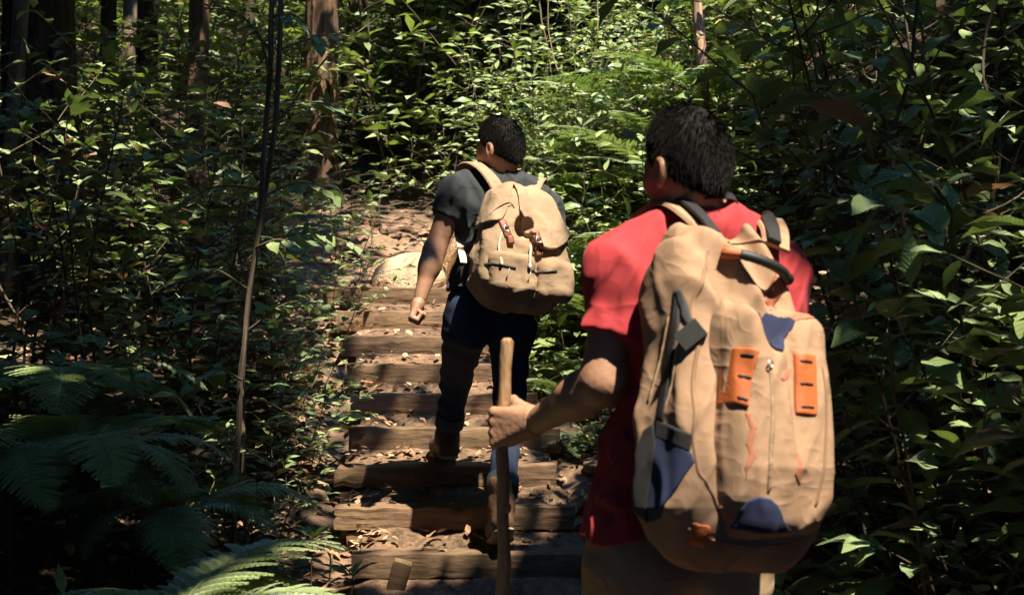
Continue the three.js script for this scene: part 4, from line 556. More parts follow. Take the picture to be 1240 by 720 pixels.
function hairGeo(h, c, seed, n = 11000) { // the cap and short strands over it
  const k = h.k, g = sdfMesh(h.hair, [c.x - 0.15 * k, c.y - 0.13 * k, c.z - 0.16 * k], [c.x + 0.15 * k, c.y + 0.16 * k, c.z + 0.16 * k], 0.004), P = g.attributes.position, N = g.attributes.normal, R = rng(seed), out = [], pos = [], idx = [], nor = [], uv = [];
  const whorl = h.w(0.01, 0.12, -0.05);
  for (let i = 0; i < n; i++) {
    const v = Math.floor(R() * P.count), p = V(P.getX(v), P.getY(v), P.getZ(v)), m = V(N.getX(v), N.getY(v), N.getZ(v)), away = p.clone().sub(whorl), fl = away.addScaledVector(m, -away.dot(m)).normalize().multiplyScalar(0.9).addScaledVector(m, 0.10 + R() * 0.32).add(V((R() - 0.5) * 0.45, (R() - 0.5) * 0.35, (R() - 0.5) * 0.45)).normalize();
    const L = (0.016 + R() * 0.018) * k, r = 0.0007 + R() * 0.0007, b = V().crossVectors(fl, m).normalize(), q = V().crossVectors(b, fl), k0 = pos.length / 3; p.addScaledVector(m, -0.002);
    for (let a = 0; a < 3; a++) { const an = a * 2.094, o = b.clone().multiplyScalar(Math.cos(an)).addScaledVector(q, Math.sin(an)); pos.push(p.x + o.x * r, p.y + o.y * r, p.z + o.z * r); nor.push(o.x, o.y, o.z); uv.push(0, 0); }
    const t = p.clone().addScaledVector(fl, L).addScaledVector(m, -L * 0.12); pos.push(t.x, t.y, t.z); nor.push(fl.x, fl.y, fl.z); uv.push(0, 1); for (let a = 0; a < 3; a++) idx.push(k0 + a, k0 + (a + 1) % 3, k0 + 3);
  }
  return mergeGeometries([g, geoFrom(pos, idx, uv, nor)]);
}
// a loosely closed hand: w wrist, A along the hand, T towards the thumb, N out of the palm
function fistField(w, A, T, N, s = 1) {
  const at = (a, t, n) => w.clone().addScaledVector(A, a * s).addScaledVector(T, t * s).addScaledVector(N, n * s), L = [cap(at(0, 0, 0), at(0.03, 0.004, 0), 0.026 * s, 0.028 * s)], fingers = [];
  [[0.030, 1.0, 0.092], [0.010, 1.06, 0.096], [-0.010, 1.0, 0.092], [-0.029, 0.82, 0.083]].forEach(([t, l, m]) => { L.push(cap(at(0.02, t * 0.6, 0), at(m - 0.006, t, -0.002), 0.016 * s, 0.0125 * s)); const K = at(m, t, -0.004), p1 = at(m + 0.012 * l, t, 0.030 * l), p2 = at(m - 0.022 * l, t * 0.96, 0.042 * l), p3 = at(m - 0.036 * l, t * 0.94, 0.024 * l); fingers.push(union([cap(K, p1, 0.0105 * s, 0.0095 * s), cap(p1, p2, 0.0095 * s, 0.0085 * s), cap(p2, p3, 0.0085 * s, 0.0072 * s)], 0.006)); });
  const th = union([cap(at(0.018, 0.028, 0.008), at(0.050, 0.046, 0.022), 0.016 * s, 0.012 * s), cap(at(0.050, 0.046, 0.022), at(0.078, 0.036, 0.040), 0.0112 * s, 0.0095 * s), cap(at(0.078, 0.036, 0.040), at(0.086, 0.014, 0.048), 0.0095 * s, 0.0075 * s)], 0.008);
  const palm = union(L, 0.018 * s);
  return { f: (x, y, z) => { let d = palm(x, y, z); for (const q of fingers) d = smin(d, q(x, y, z), 0.005); return smin(d, th(x, y, z), 0.006); }, mid: at(0.06, 0, 0.015) };
}
// a hand closed round an upright stick; the back of the hand looks towards the wrist's side
function gripField(axisAt, wrist, r, th0) {
  const P = (y, deg, rho) => { const a = axisAt(y), q = deg * Math.PI / 180; return V(a.x + Math.cos(q) * rho, a.y, a.z + Math.sin(q) * rho); }, fingers = [], palm = [];
  [[0.034, 1.0], [0.012, 1.06], [-0.010, 1.0], [-0.031, 0.86]].forEach(([dy, l], i) => {
    const y = th0 + dy, K = P(y, 128 - i * 2, r + 0.022), p1 = P(y - 0.004, 205, r + 0.013 * l), p2 = P(y - 0.005, 285, r + 0.010), p3 = P(y - 0.004, 345, r + 0.008);
    fingers.push(union([cap(K, p1, 0.0112 * l, 0.0098 * l), cap(p1, p2, 0.0098 * l, 0.0088 * l), cap(p2, p3, 0.0088 * l, 0.0075 * l)], 0.006)); palm.push(cap(K, wrist.clone().add(V(-0.012, dy * 0.45, 0.0)), 0.0125, 0.017)); palm.push(cap(P(y, 60, r + 0.012), wrist.clone().add(V(0, dy * 0.4, -0.008)), 0.011, 0.018));
  });
  const t0 = wrist.clone().add(V(-0.004, 0.018, -0.006)), t1 = P(th0 + 0.050, 40, r + 0.020), t2 = P(th0 + 0.056, -50, r + 0.014), t3 = P(th0 + 0.050, -120, r + 0.010), th = union([cap(t0, t1, 0.016, 0.0125), cap(t1, t2, 0.0118, 0.0100), cap(t2, t3, 0.0100, 0.0078)], 0.008), pf = union(palm, 0.014);
  return (x, y, z) => { let d = pf(x, y, z); for (const q of fingers) d = smin(d, q(x, y, z), 0.0045); return smin(d, th(x, y, z), 0.006); };
}
function bootParts(ank, toe, R, g, base, roll) { // ankle, ball of the foot, sideways axis
  const F = toe.clone().sub(ank); const fl = F.clone(); fl.y = 0; const heel = ank.clone().addScaledVector(fl.clone().normalize(), -0.045).add(V(0, -0.05, 0)); if (roll) heel.y = ank.y - 0.06;
  const tip = toe.clone().addScaledVector(fl.clone().normalize(), 0.07).add(V(0, -0.005, 0)), up = ank.clone().add(V(0, 0.09, 0)).addScaledVector(fl.clone().normalize(), roll ? 0.0 : -0.01);
  const f = union([cap(heel, ank, 0.040, 0.044), cap(ank, up, 0.046, 0.052), cap(heel, toe, 0.038, 0.046), cap(ank, toe, 0.044, 0.042), cap(toe, tip, 0.046, 0.036)], 0.035);
  const dn = V(0, -1, 0), floorAt = (p) => p; const soleN = heel.clone().sub(toe).cross(R).normalize(); if (soleN.y > 0) soleN.negate();
  const hs = heel.clone().addScaledVector(soleN, 0.034), ts = toe.clone().addScaledVector(soleN, 0.036), tps = tip.clone().addScaledVector(V(0, -1, 0), 0.030);
  const top = up.y + 0.03, b = boundsOf([heel, ank, toe, tip, up], 0.08);
  const o = part('boot', toLocal(sdfMesh((x, y, z) => { const d = f(x, y, z) - 0.0025 * fbm(x * 40, y * 40, z * 40, 2); return smax(d, y - top, 0.01); }, ...b, 0.006, 0.3), base), CL.boot, g);
  const sf = (x, y, z) => { const flat = union([fcap(hs, ts, 0.044, 0.052, soleN, 0.28), fcap(ts, tps, 0.052, 0.040, V(0, 1, 0), 0.28)], 0.02); return flat(x, y, z); }; const sole = union([fcap(hs, ts, 0.044, 0.052, soleN, 0.30), fcap(ts, tps, 0.052, 0.040, V(0, 1, 0), 0.30)], 0.02);
  const q = part('sole', toLocal(sdfMesh(sole, ...b, 0.006, 0.3), base), CL.sole, o); q.position.set(0, 0, 0);
  return top;
}
function buildPerson(s) {
  const [R, U, F] = yawAxes(s.yaw), base = s.base, g = thing('person', s.label, 'person', base), H = headParts(s.head, s.headYaw, s.headPitch, s.k, s.seed);
  const pel = s.hip, chest = s.chest, nb = s.neck, { LS, RS, LE, LW, RE, RW, LH, RH, LK, LA, RK, RA } = s;
  const off = (p, r, u, f) => p.clone().addScaledVector(R, r).addScaledVector(U, u).addScaledVector(F, f);
  const torso = (e) => [fcap(off(pel, -0.075, 0, 0), off(pel, 0.075, 0, 0), 0.105 + e, 0.105 + e, F, 0.9), fcap(pel, chest, 0.135 + e, 0.155 + e, F, 0.72), fcap(off(chest, -0.08, 0.02, 0), off(chest, 0.08, 0.02, 0), 0.125 + e, 0.125 + e, F, 0.82), cap(LS, off(nb, -0.03, -0.03, 0.0), 0.058 + e, 0.060 + e), cap(RS, off(nb, 0.03, -0.03, 0.0), 0.058 + e, 0.060 + e), fcap(LS.clone().lerp(chest, 0.3), RS.clone().lerp(chest, 0.3), 0.085 + e, 0.085 + e, F, 0.8)];
  const arm = (S, E, W, e) => [cap(S, E, 0.055 + e, 0.043 + e), cap(E, E.clone().lerp(W, 0.35), 0.043 + e, 0.042 + e), cap(E.clone().lerp(W, 0.3), W, 0.043 + e, 0.027 + e)];
  const leg = (h, k, a, e) => [cap(h, k, 0.085 + e, 0.058 + e), cap(k, a, 0.056 + e, 0.040 + e)];
  // skin
  const bodyF = union([...torso(-0.02), ...arm(LS, LE, LW, 0), ...arm(RS, RE, RW, 0), ...leg(LH, LK, LA, -0.012), ...leg(RH, RK, RA, -0.012), cap(nb, s.head.clone().add(V(0, -0.055, 0)), 0.060, 0.055)], 0.03);
  const all = boundsOf([LS, RS, LE, LW, RE, RW, LK, LA, RK, RA, pel, nb, s.head], 0.12);
  const skins = [sdfMesh(bodyF, all[0], [all[1][0], s.head.y - 0.02, all[1][2]], 0.009, 0.35)];
  const neckF = cap(nb, s.head.clone().addScaledVector(H.ax[2], -0.015).add(V(0, -0.05, 0)), 0.062 * s.k, 0.056 * s.k), headF = (x, y, z) => smin(H.skin(x, y, z), neckF(x, y, z), 0.03);
  skins.push(sdfMesh(headF, [s.head.x - 0.15, s.head.y - 0.17, s.head.z - 0.16], [s.head.x + 0.15, s.head.y + 0.15, s.head.z + 0.16], 0.0045, 0.35));
  for (const h of s.hands) skins.push(sdfMesh(h.f, [h.mid.x - 0.11, h.mid.y - 0.11, h.mid.z - 0.11], [h.mid.x + 0.11, h.mid.y + 0.11, h.mid.z + 0.11], 0.003, 0.35));
  part('body', toLocal(mergeGeometries(skins), base), s.skin, g);
  part('hair', toLocal(hairGeo(H, s.head, s.seed), base), CL.hair, g);
  // shirt: body of the cloth with folds, cut at neck, hem and sleeves, hollow where it opens
  const ridge = (a, b, c) => { const n = nz(a, b, c); return Math.exp(-n * n * 22); };
  const fold = (x, y, z) => { const a = (x * R.x + z * R.z), b = (x * F.x + z * F.z); return 0.014 * fbm(a * 9 + s.seed, y * 3.2 + b * 3, b * 7, 3) + 0.008 * Math.sin((y * 34 + a * 22 + 6 * fbm(a * 4, y * 4, b * 4 + s.seed, 2))) * sstep(-0.1, 0.35, fbm(a * 3 + 5, y * 3, b * 3 + s.seed, 2)) + 0.012 * ridge(a * 9 + y * 6 + s.seed, y * 3.4 - a * 5, b * 7) + 0.008 * ridge(a * 17 - y * 9, y * 7 + s.seed, b * 14) - 0.007; };
  const tor = union([...torso(0.016), fcap(off(pel, 0, s.hemDrop, 0), off(pel, 0, 0.12, 0), 0.172, 0.155, F, 0.74)], 0.04);
  const slv = [[LS, LE, s.slL], [RS, RE, s.slR]].map(([S, E, t]) => { const d = E.clone().sub(S).normalize(), h = S.clone().lerp(E, t), out = cap(S, E, 0.062, 0.078), inn = cap(S.clone().lerp(E, t - 0.04), E.clone().addScaledVector(d, 0.2), 0.045, 0.057); return (x, y, z) => { const pl = (x - h.x) * d.x + (y - h.y) * d.y + (z - h.z) * d.z; return Math.max(smax(out(x, y, z), pl, 0.008), -inn(x, y, z)); }; });
  const hemY = pel.y + s.hemDrop, nck = cap(nb.clone().add(V(0, -0.012, 0)).addScaledVector(F, 0.015), s.head, 0.068 * s.k, 0.085), hemIn = fcap(off(pel, 0, s.hemDrop - 0.2, 0), off(pel, 0, s.hemDrop + 0.02, 0), 0.160, 0.150, F, 0.72);
  const shirtF = (x, y, z) => { const d0 = tor(x, y, z); let d = d0; for (const f of slv) d = smin(d, f(x, y, z), 0.03); if (Math.abs(d) < 0.05) d -= fold(x, y, z) * (0.6 + 0.4 * sstep(0.1, -0.3, y - chest.y)); d = smax(d, -nck(x, y, z), 0.006); d = Math.max(d, hemY + 0.012 * Math.sin(x * 19 + z * 13) - y); return Math.max(d, -hemIn(x, y, z)); };
  const sb = boundsOf([LS.clone().lerp(LE, s.slL), RS.clone().lerp(RE, s.slR), LS, RS, pel, nb, off(chest, 0, 0, 0.12), off(chest, 0, 0, -0.12), V(pel.x, hemY, pel.z)], 0.13); sb[1][1] = nb.y + 0.10;
  part('shirt', toLocal(sdfMesh(shirtF, sb[0], sb[1], 0.006, 0.55), base), s.shirt, g);
  // trousers
  const tro = union([fcap(off(pel, -0.075, -0.01, 0), off(pel, 0.075, -0.01, 0), 0.118, 0.118, F, 0.9), fcap(pel, off(pel, 0, 0.12, 0), 0.138, 0.13, F, 0.74), cap(off(LH, 0, 0, -0.05), LH, 0.09, 0.09), cap(off(RH, 0, 0, -0.05), RH, 0.09, 0.09), cap(LH, LK, 0.096 + s.wide, 0.068 + s.wide), cap(LK, LA, 0.066 + s.wide, 0.053 + s.wide), cap(RH, RK, 0.096 + s.wide, 0.068 + s.wide), cap(RK, RA, 0.066 + s.wide, 0.053 + s.wide)], 0.03);
  const troF = (x, y, z) => { let d = tro(x, y, z); if (Math.abs(d) < 0.05) { const kf = Math.exp(-Math.min((y - LK.y) ** 2, (y - RK.y) ** 2) * 60); d -= (0.004 + 0.005 * kf) * Math.sin(y * 70 + x * 30 + 5 * fbm(x * 6, y * 5, z * 6, 2)) * sstep(-0.2, 0.3, fbm(x * 4, y * 4, z * 4 + s.seed, 2)) + 0.007 * fbm(x * 10, y * 5, z * 10, 3); } return Math.max(d, y - (pel.y + 0.14)); };
  const cutL = s.cuffL, cutR = s.cuffR, lDir = LA.clone().sub(LK).normalize(), rDir = RA.clone().sub(RK).normalize();
  const legCut = (x, y, z) => { const dl = Math.hypot(x - LA.x, z - LA.z), dr = Math.hypot(x - RA.x, z - RA.z); return dl < dr ? cutL - y : cutR - y; };
  const tb = boundsOf([LH, LK, LA, RH, RK, RA, off(pel, 0, 0.14, 0), off(pel, 0.15, 0, 0), off(pel, -0.15, 0, 0)], 0.15);
  const tr = part('trousers', toLocal(sdfMesh((x, y, z) => Math.max(troF(x, y, z), legCut(x, y, z)), tb[0], tb[1], 0.0085, 0.25), base), s.trousers, g);
  if (s.cuffs) for (const [K, A, y] of [[LK, LA, cutL], [RK, RA, cutR]]) { const d = A.clone().sub(K).normalize(), p = K.clone().addScaledVector(d, (y + 0.03 - K.y) / d.y), o = cap(p.clone().addScaledVector(d, -0.1), p.clone().addScaledVector(d, 0.1), 0.066), i = cap(p.clone().addScaledVector(d, -0.1), p.clone().addScaledVector(d, 0.1), 0.055); part('cuff', toLocal(sdfMesh((x, y2, z) => { const q = (x - p.x) * d.x + (y2 - p.y) * d.y + (z - p.z) * d.z; return Math.max(smax(o(x, y2, z) - 0.003 * fbm(x * 20, y2 * 20, z * 20, 2), Math.abs(q) - 0.034, 0.006), -i(x, y2, z)); }, [p.x - 0.1, p.y - 0.1, p.z - 0.1], [p.x + 0.1, p.y + 0.1, p.z + 0.1], 0.005, 0.2), base), CL.cuff, tr); }
  for (const [A, T, r] of s.feet) bootParts(A, T, R, g, base, r);
  return { g, R, U, F, H };
}
const rad = (d) => d * Math.PI / 180;
// the man in red, close by, holding the stick
const STICK_TOP = J(613, 409, 3.06), STICK_FOOT = V(J(606, 720, 3.06).x - 0.012, 0.0, -3.10);
const stickAt = (y) => STICK_TOP.clone().lerp(STICK_FOOT, (STICK_TOP.y - y) / (STICK_TOP.y - STICK_FOOT.y));
let nearMan, farMan;
{
  const LW = J(648, 511, 3.0), hc = J(613, 517, 3.06), RW = J(905, 560, 3.3), [R, U, F] = yawAxes(rad(25));
  nearMan = buildPerson({ label: 'man in red t-shirt and khaki trousers gripping a wooden stick, seen from behind', base: V(0.38, 0, -2.9), yaw: rad(25), k: 0.9, seed: 5, skin: SKIN, shirt: CL.red, trousers: CL.khaki,
    head: J(830, 205, 2.87), headYaw: rad(33), headPitch: rad(6), neck: J(849, 262, 2.885), chest: J(852, 395, 2.9), hip: J(817, 655, 2.88), LS: J(752, 327, 2.84), RS: J(938, 336, 2.97),
    LE: J(731, 462, 2.81), LW, RE: J(958, 470, 3.12), RW, LH: J(772, 690, 2.86), RH: J(868, 690, 2.93), LK: V(0.20, 0.46, -2.98), LA: V(0.22, 0.10, -2.86), RK: V(0.42, 0.47, -3.12), RA: V(0.44, 0.10, -3.10),
    hemDrop: 0.02, slL: 0.56, slR: 0.56, wide: 0.012, cuffL: 0.09, cuffR: 0.09, feet: [[V(0.22, 0.10, -2.86), V(0.16, 0.055, -3.0), false], [V(0.44, 0.10, -3.10), V(0.38, 0.055, -3.24), false]],
    hands: [{ f: gripField(stickAt, LW, 0.0145, hc.y), mid: hc.clone().add(V(0.01, 0, 0.02)) }, (() => { const A = RW.clone().sub(J(958, 470, 3.12)).normalize(), h = fistField(RW, A, U, V(-0.9, 0, 0.3).normalize()); return { f: h.f, mid: h.mid }; })()] });
  // the dark cord round his neck
  const nk = J(849, 262, 2.885), ring = []; for (let i = 0; i <= 24; i++) { const a = i / 24 * Math.PI * 2; ring.push(nk.clone().addScaledVector(nearMan.R, Math.cos(a) * 0.074).addScaledVector(nearMan.F, Math.sin(a) * 0.076 + 0.01).add(V(0, 0.018 - 0.022 * Math.sin(a), 0)).sub(nearMan.g.position)); }
  part('neck_cord', ribbon(ring, ring.map((p, i) => V(0, 0.5, 0).addScaledVector(nearMan.R, Math.cos(i / 24 * 6.283)).addScaledVector(nearMan.F, Math.sin(i / 24 * 6.283))), 0.018, 0.003), CL.black, nearMan.g);
  const st = thing('walking_stick', 'knotty brown wooden walking stick held upright in a fist', 'stick', STICK_FOOT.clone()); const n = 40, pts = [], rr = []; for (let i = 0; i <= n; i++) { const p = STICK_FOOT.clone().lerp(STICK_TOP, i / n).sub(STICK_FOOT); p.x += 0.004 * Math.sin(i * 0.33) + 0.0015 * Math.sin(i * 1.1); p.z += 0.003 * Math.sin(i * 0.41 + 1); pts.push(p); rr.push((0.0145 + 0.002 * nz(i * 0.45, 4, 1) + (i % 9 === 6 ? 0.002 : 0)) * (i === n ? 0.55 : i === n - 1 ? 0.97 : 1)); } pts[n - 1].copy(pts[n]).add(V(0, -0.008, 0));
  part('shaft', tube(pts, rr, 14), mat({ rgb: [0.46, 0.27, 0.14], map: TEX.wood, bumpMap: TEX.woodBump, bumpScale: 0.003, roughness: 0.7 }), st);
  part('bare_knot', lump(0.008, 0.012, 0.008, 2, 0.2, 2), mat({ rgb: [0.3, 0.16, 0.08], roughness: 0.8 }), st).position.copy(pts[28]).add(V(0.01, 0, 0.008));
}
// the man in dark clothes climbing ahead
{
  const D = 5.95, LW = J(509, 360, D - 0.16), LE = J(526, 303, D - 0.1), RE = J(678, 325, D + 0.02), RW = J(662, 352, D + 0.25), [R, U, F] = yawAxes(rad(26)), A = LW.clone().sub(LE).normalize();
  const LA = V(J(541, 535, 6.42).x, 0.524 + 0.115, -6.46), RA = V(J(607, 606, 5.72).x, 0.262 + 0.185, -5.70), fw = F.clone();
  const fl = fistField(LW.clone().addScaledVector(A, 0.01), A.clone().add(V(-0.1, 0, 0)).normalize(), F.clone().multiplyScalar(0.8).addScaledVector(R, 0.4).normalize(), R.clone().multiplyScalar(0.8).addScaledVector(F, -0.5).normalize(), 0.95), fr = fistField(RW, RW.clone().sub(RE).normalize(), U, R.clone().negate(), 0.95);
  farMan = buildPerson({ label: 'man in dark t-shirt and cuffed jeans climbing the timber steps', base: V(J(600, 600, D).x, 0.262, -D), yaw: rad(26), k: 0.97, seed: 9, skin: SKIN, shirt: CL.slate, trousers: CL.denim,
    head: J(605, 181, D - 0.02), headYaw: rad(52), headPitch: rad(4), neck: J(611, 215, D - 0.01), chest: J(606, 262, D), hip: J(592, 372, D), LS: J(553, 232, D - 0.06), RS: J(660, 251, D + 0.08),
    LE, LW, RE, RW, LH: J(564, 398, D - 0.03), RH: J(618, 398, D + 0.03), LK: J(552, 458, D + 0.36), LA, RK: J(617, 478, D + 0.08), RA,
    hemDrop: 0.075, slL: 0.44, slR: 0.56, wide: 0.0, cuffL: LA.y + 0.055, cuffR: RA.y + 0.05, cuffs: true,
    feet: [[LA, V(LA.x - 0.035, 0.524 + 0.058, LA.z - 0.15), false], [RA, V(RA.x - 0.01, 0.262 + 0.062, RA.z - 0.12), true]], hands: [{ f: fl.f, mid: fl.mid }, { f: fr.f, mid: fr.mid }] });
}

// ------------------------------------------------------------------ rucksacks
const PK = {
  tan: mat({ rgb: [0.325, 0.2, 0.12], map: TEX.cloth, bumpMap: TEX.wrinkle, bumpScale: 0.003, roughness: 0.9 }),
  beige: mat({ rgb: [0.31, 0.213, 0.132], map: TEX.cloth, bumpMap: TEX.wrinkle, bumpScale: 0.003, roughness: 0.92 }),
  beigeShaded: mat({ rgb: [0.27, 0.182, 0.111], map: TEX.cloth, bumpMap: TEX.wrinkle, bumpScale: 0.003, roughness: 0.92 }),  // the beige canvas again, shade of the lower pack mixed into its colour
  orange: mat({ phys: true, rgb: [0.40, 0.10, 0.022], map: TEX.skin, roughness: 0.6, bumpMap: TEX.skinBump, bumpScale: 0.0006 }),
  navy: mat({ rgb: [0.009, 0.017, 0.062], map: TEX.cloth, bumpMap: TEX.weave, bumpScale: 0.0006, roughness: 0.85 }),
  black: mat({ rgb: [0.008, 0.008, 0.009], bumpMap: TEX.weave, bumpScale: 0.001, roughness: 0.6 }),
  rubber: mat({ rgb: [0.008, 0.008, 0.008], roughness: 0.6 }),
  print: mat({ rgb: [0.40, 0.15, 0.085], map: TEX.cloth, bumpMap: TEX.weave, bumpScale: 0.0009, roughness: 0.92 }),
  leather: mat({ phys: true, rgb: [0.20, 0.065, 0.03], map: TEX.skin, roughness: 0.55, bumpMap: TEX.skinBump, bumpScale: 0.0008 }),
  cord: mat({ rgb: [0.5, 0.42, 0.32], roughness: 0.9 }), metal: mat({ rgb: [0.6, 0.58, 0.55], metalness: 1, roughness: 0.35 }), zip: mat({ rgb: [0.03, 0.028, 0.026], roughness: 0.6 }), seam: mat({ rgb: [0.24, 0.14, 0.08], roughness: 0.9 }),
  mesh: mat({ rgb: [0.012, 0.012, 0.013], map: TEX.weave, bumpMap: TEX.weave, bumpScale: 0.002, roughness: 0.8 }),
};
// a frame: origin, yaw to the wearer's left, roll; u sideways, v up, w out from the back
function packFrame(o, yaw, roll, pitch = 0) {
  const g = new THREE.Group(); g.position.copy(o); g.rotation.set(pitch, -0, roll, 'YXZ'); g.rotation.y = yaw; g.updateMatrixWorld(true); const inv = g.matrixWorld.clone().invert(), eye = V(0, EYE, 0).applyMatrix4(inv);
  const at = (px, py, w) => { const q = J(px, py, 3).applyMatrix4(inv), d = q.sub(eye), t = (w - eye.z) / d.z; return V(eye.x + d.x * t, eye.y + d.y * t, w); };
  const side = (px, py, u) => { const q = J(px, py, 3).applyMatrix4(inv), d = q.sub(eye), t = (u - eye.x) / d.x; return V(u, eye.y + d.y * t, eye.z + d.z * t); };
  return { m: g, at, side, inv };
}
// drop points on a field along a direction
function drop(f, p, dir, from) { const q = p.clone().addScaledVector(dir, -from); const best = q.clone(); let bd = 1e9; for (let i = 0; i < 60; i++) { const d = f(q.x, q.y, q.z); if (Math.abs(d) < bd) { bd = Math.abs(d); best.copy(q); } if (d < 0.0006) return q; q.addScaledVector(dir, Math.min(d * 0.8, 0.02)); if (q.distanceTo(p) > 0.6) break; } for (let i = 0; i < 8; i++) { const e = 0.002, d = f(best.x, best.y, best.z), n = V(f(best.x + e, best.y, best.z) - d, f(best.x, best.y + e, best.z) - d, f(best.x, best.y, best.z + e) - d).normalize(); best.addScaledVector(n, -d * 0.9); } return best; }
// a sewn-on strip following the surface: points along its middle, half width per point
function strip(f, pts, half, dir, lift = 0.003, cols = 4, n = 12) {
  const mid = pts.length > 2 ? new THREE.CatmullRomCurve3(pts, false, 'catmullrom', 0.2).getPoints(n) : Array.from({ length: n + 1 }, (_, i) => pts[0].clone().lerp(pts[1], i / n)), pos = [], uv = [], idx = [], w = cols + 3; let L = 0;
  mid.forEach((p, i) => {
    const t = mid[Math.min(i + 1, n)].clone().sub(mid[Math.max(i - 1, 0)]).normalize(), b = V().crossVectors(t, dir).normalize(), hw = typeof half === 'function' ? half(i / n) : half; if (i) L += p.distanceTo(mid[i - 1]);
    for (let k = -1; k <= cols + 1; k++) { const s = clamp(k / cols, 0, 1) * 2 - 1, edge = k < 0 || k > cols || i === 0 || i === n, q = drop(f, p.clone().addScaledVector(b, s * hw), dir, 0.16).addScaledVector(dir, edge ? 0.004 : -lift); pos.push(q.x, q.y, q.z); uv.push(s * hw / 0.2, L / 0.2); }
  });
  for (let i = 0; i < n; i++) for (let k = 0; k < w - 1; k++) { const a = i * w + k; idx.push(a, a + w, a + 1, a + 1, a + w, a + w + 1); }
  const g = geoFrom(pos, idx, uv), c = pos.length / 3; const N = g.attributes.normal; // face outwards
  let s = 0; for (let i = 0; i < c; i++) s += N.getX(i) * dir.x + N.getY(i) * dir.y + N.getZ(i) * dir.z; if (s > 0) { for (let i = 0; i < idx.length; i += 3) { const t = idx[i]; idx[i] = idx[i + 1]; idx[i + 1] = t; } g.setIndex(idx); g.computeVertexNormals(); }
  return g;
}
// where the eye's ray through a pixel meets a field in pack axes
function hitter(fr, f) { const eye = V(0, EYE, 0).applyMatrix4(fr.inv); return (px, py) => { const d = J(px, py, 3).applyMatrix4(fr.inv).sub(eye).normalize(), q = eye.clone().addScaledVector(d, -eye.dot(d) - 0.6), p0 = q.clone().addScaledVector(d, 0.6); return drop(f, p0, d, 0.5); }; }
function polySdf(P) { return (x, y) => { let d = 1e9, s = 1; for (let i = 0, j = P.length - 1; i < P.length; j = i++) { const ex = P[j][0] - P[i][0], ey = P[j][1] - P[i][1], wx = x - P[i][0], wy = y - P[i][1], t = clamp((wx * ex + wy * ey) / (ex * ex + ey * ey), 0, 1); d = Math.min(d, (wx - ex * t) ** 2 + (wy - ey * t) ** 2); const c1 = y >= P[i][1], c2 = y < P[j][1], c3 = ex * wy > ey * wx; if ((c1 && c2 && c3) || (!c1 && !c2 && !c3)) s = -s; } return s * Math.sqrt(d); }; }
// a piece of cloth sewn over the surface, its outline given by points on it
function patchOn(f, pts, dir, thick, cell = 0.004, round = 0.004) {
  const b1 = V(0, 1, 0).cross(dir).normalize(), b2 = dir.clone().cross(b1), reg = polySdf(pts.map((p) => [p.dot(b1), p.dot(b2)])), b = boundsOf(pts, 0.02);
  return sdfMesh((x, y, z) => smax(f(x, y, z) - thick, reg(x * b1.x + y * b1.y + z * b1.z, x * b2.x + y * b2.y + z * b2.z), round), b[0], b[1], cell, 0.2);
}
const rbox = (hw, hd, wc, vlo, vhi, r, kv) => (x, y, z) => { const a = hw(y), b = hd(y), qx = Math.abs(x) - a + r, qz = Math.abs(z - wc(y)) - b + r, d2 = Math.hypot(Math.max(qx, 0), Math.max(qz, 0)) + Math.min(Math.max(qx, qz), 0) - r; return smax(d2, Math.max(vlo - y, y - vhi), kv); };
const OUT = V(0, 0, -1);
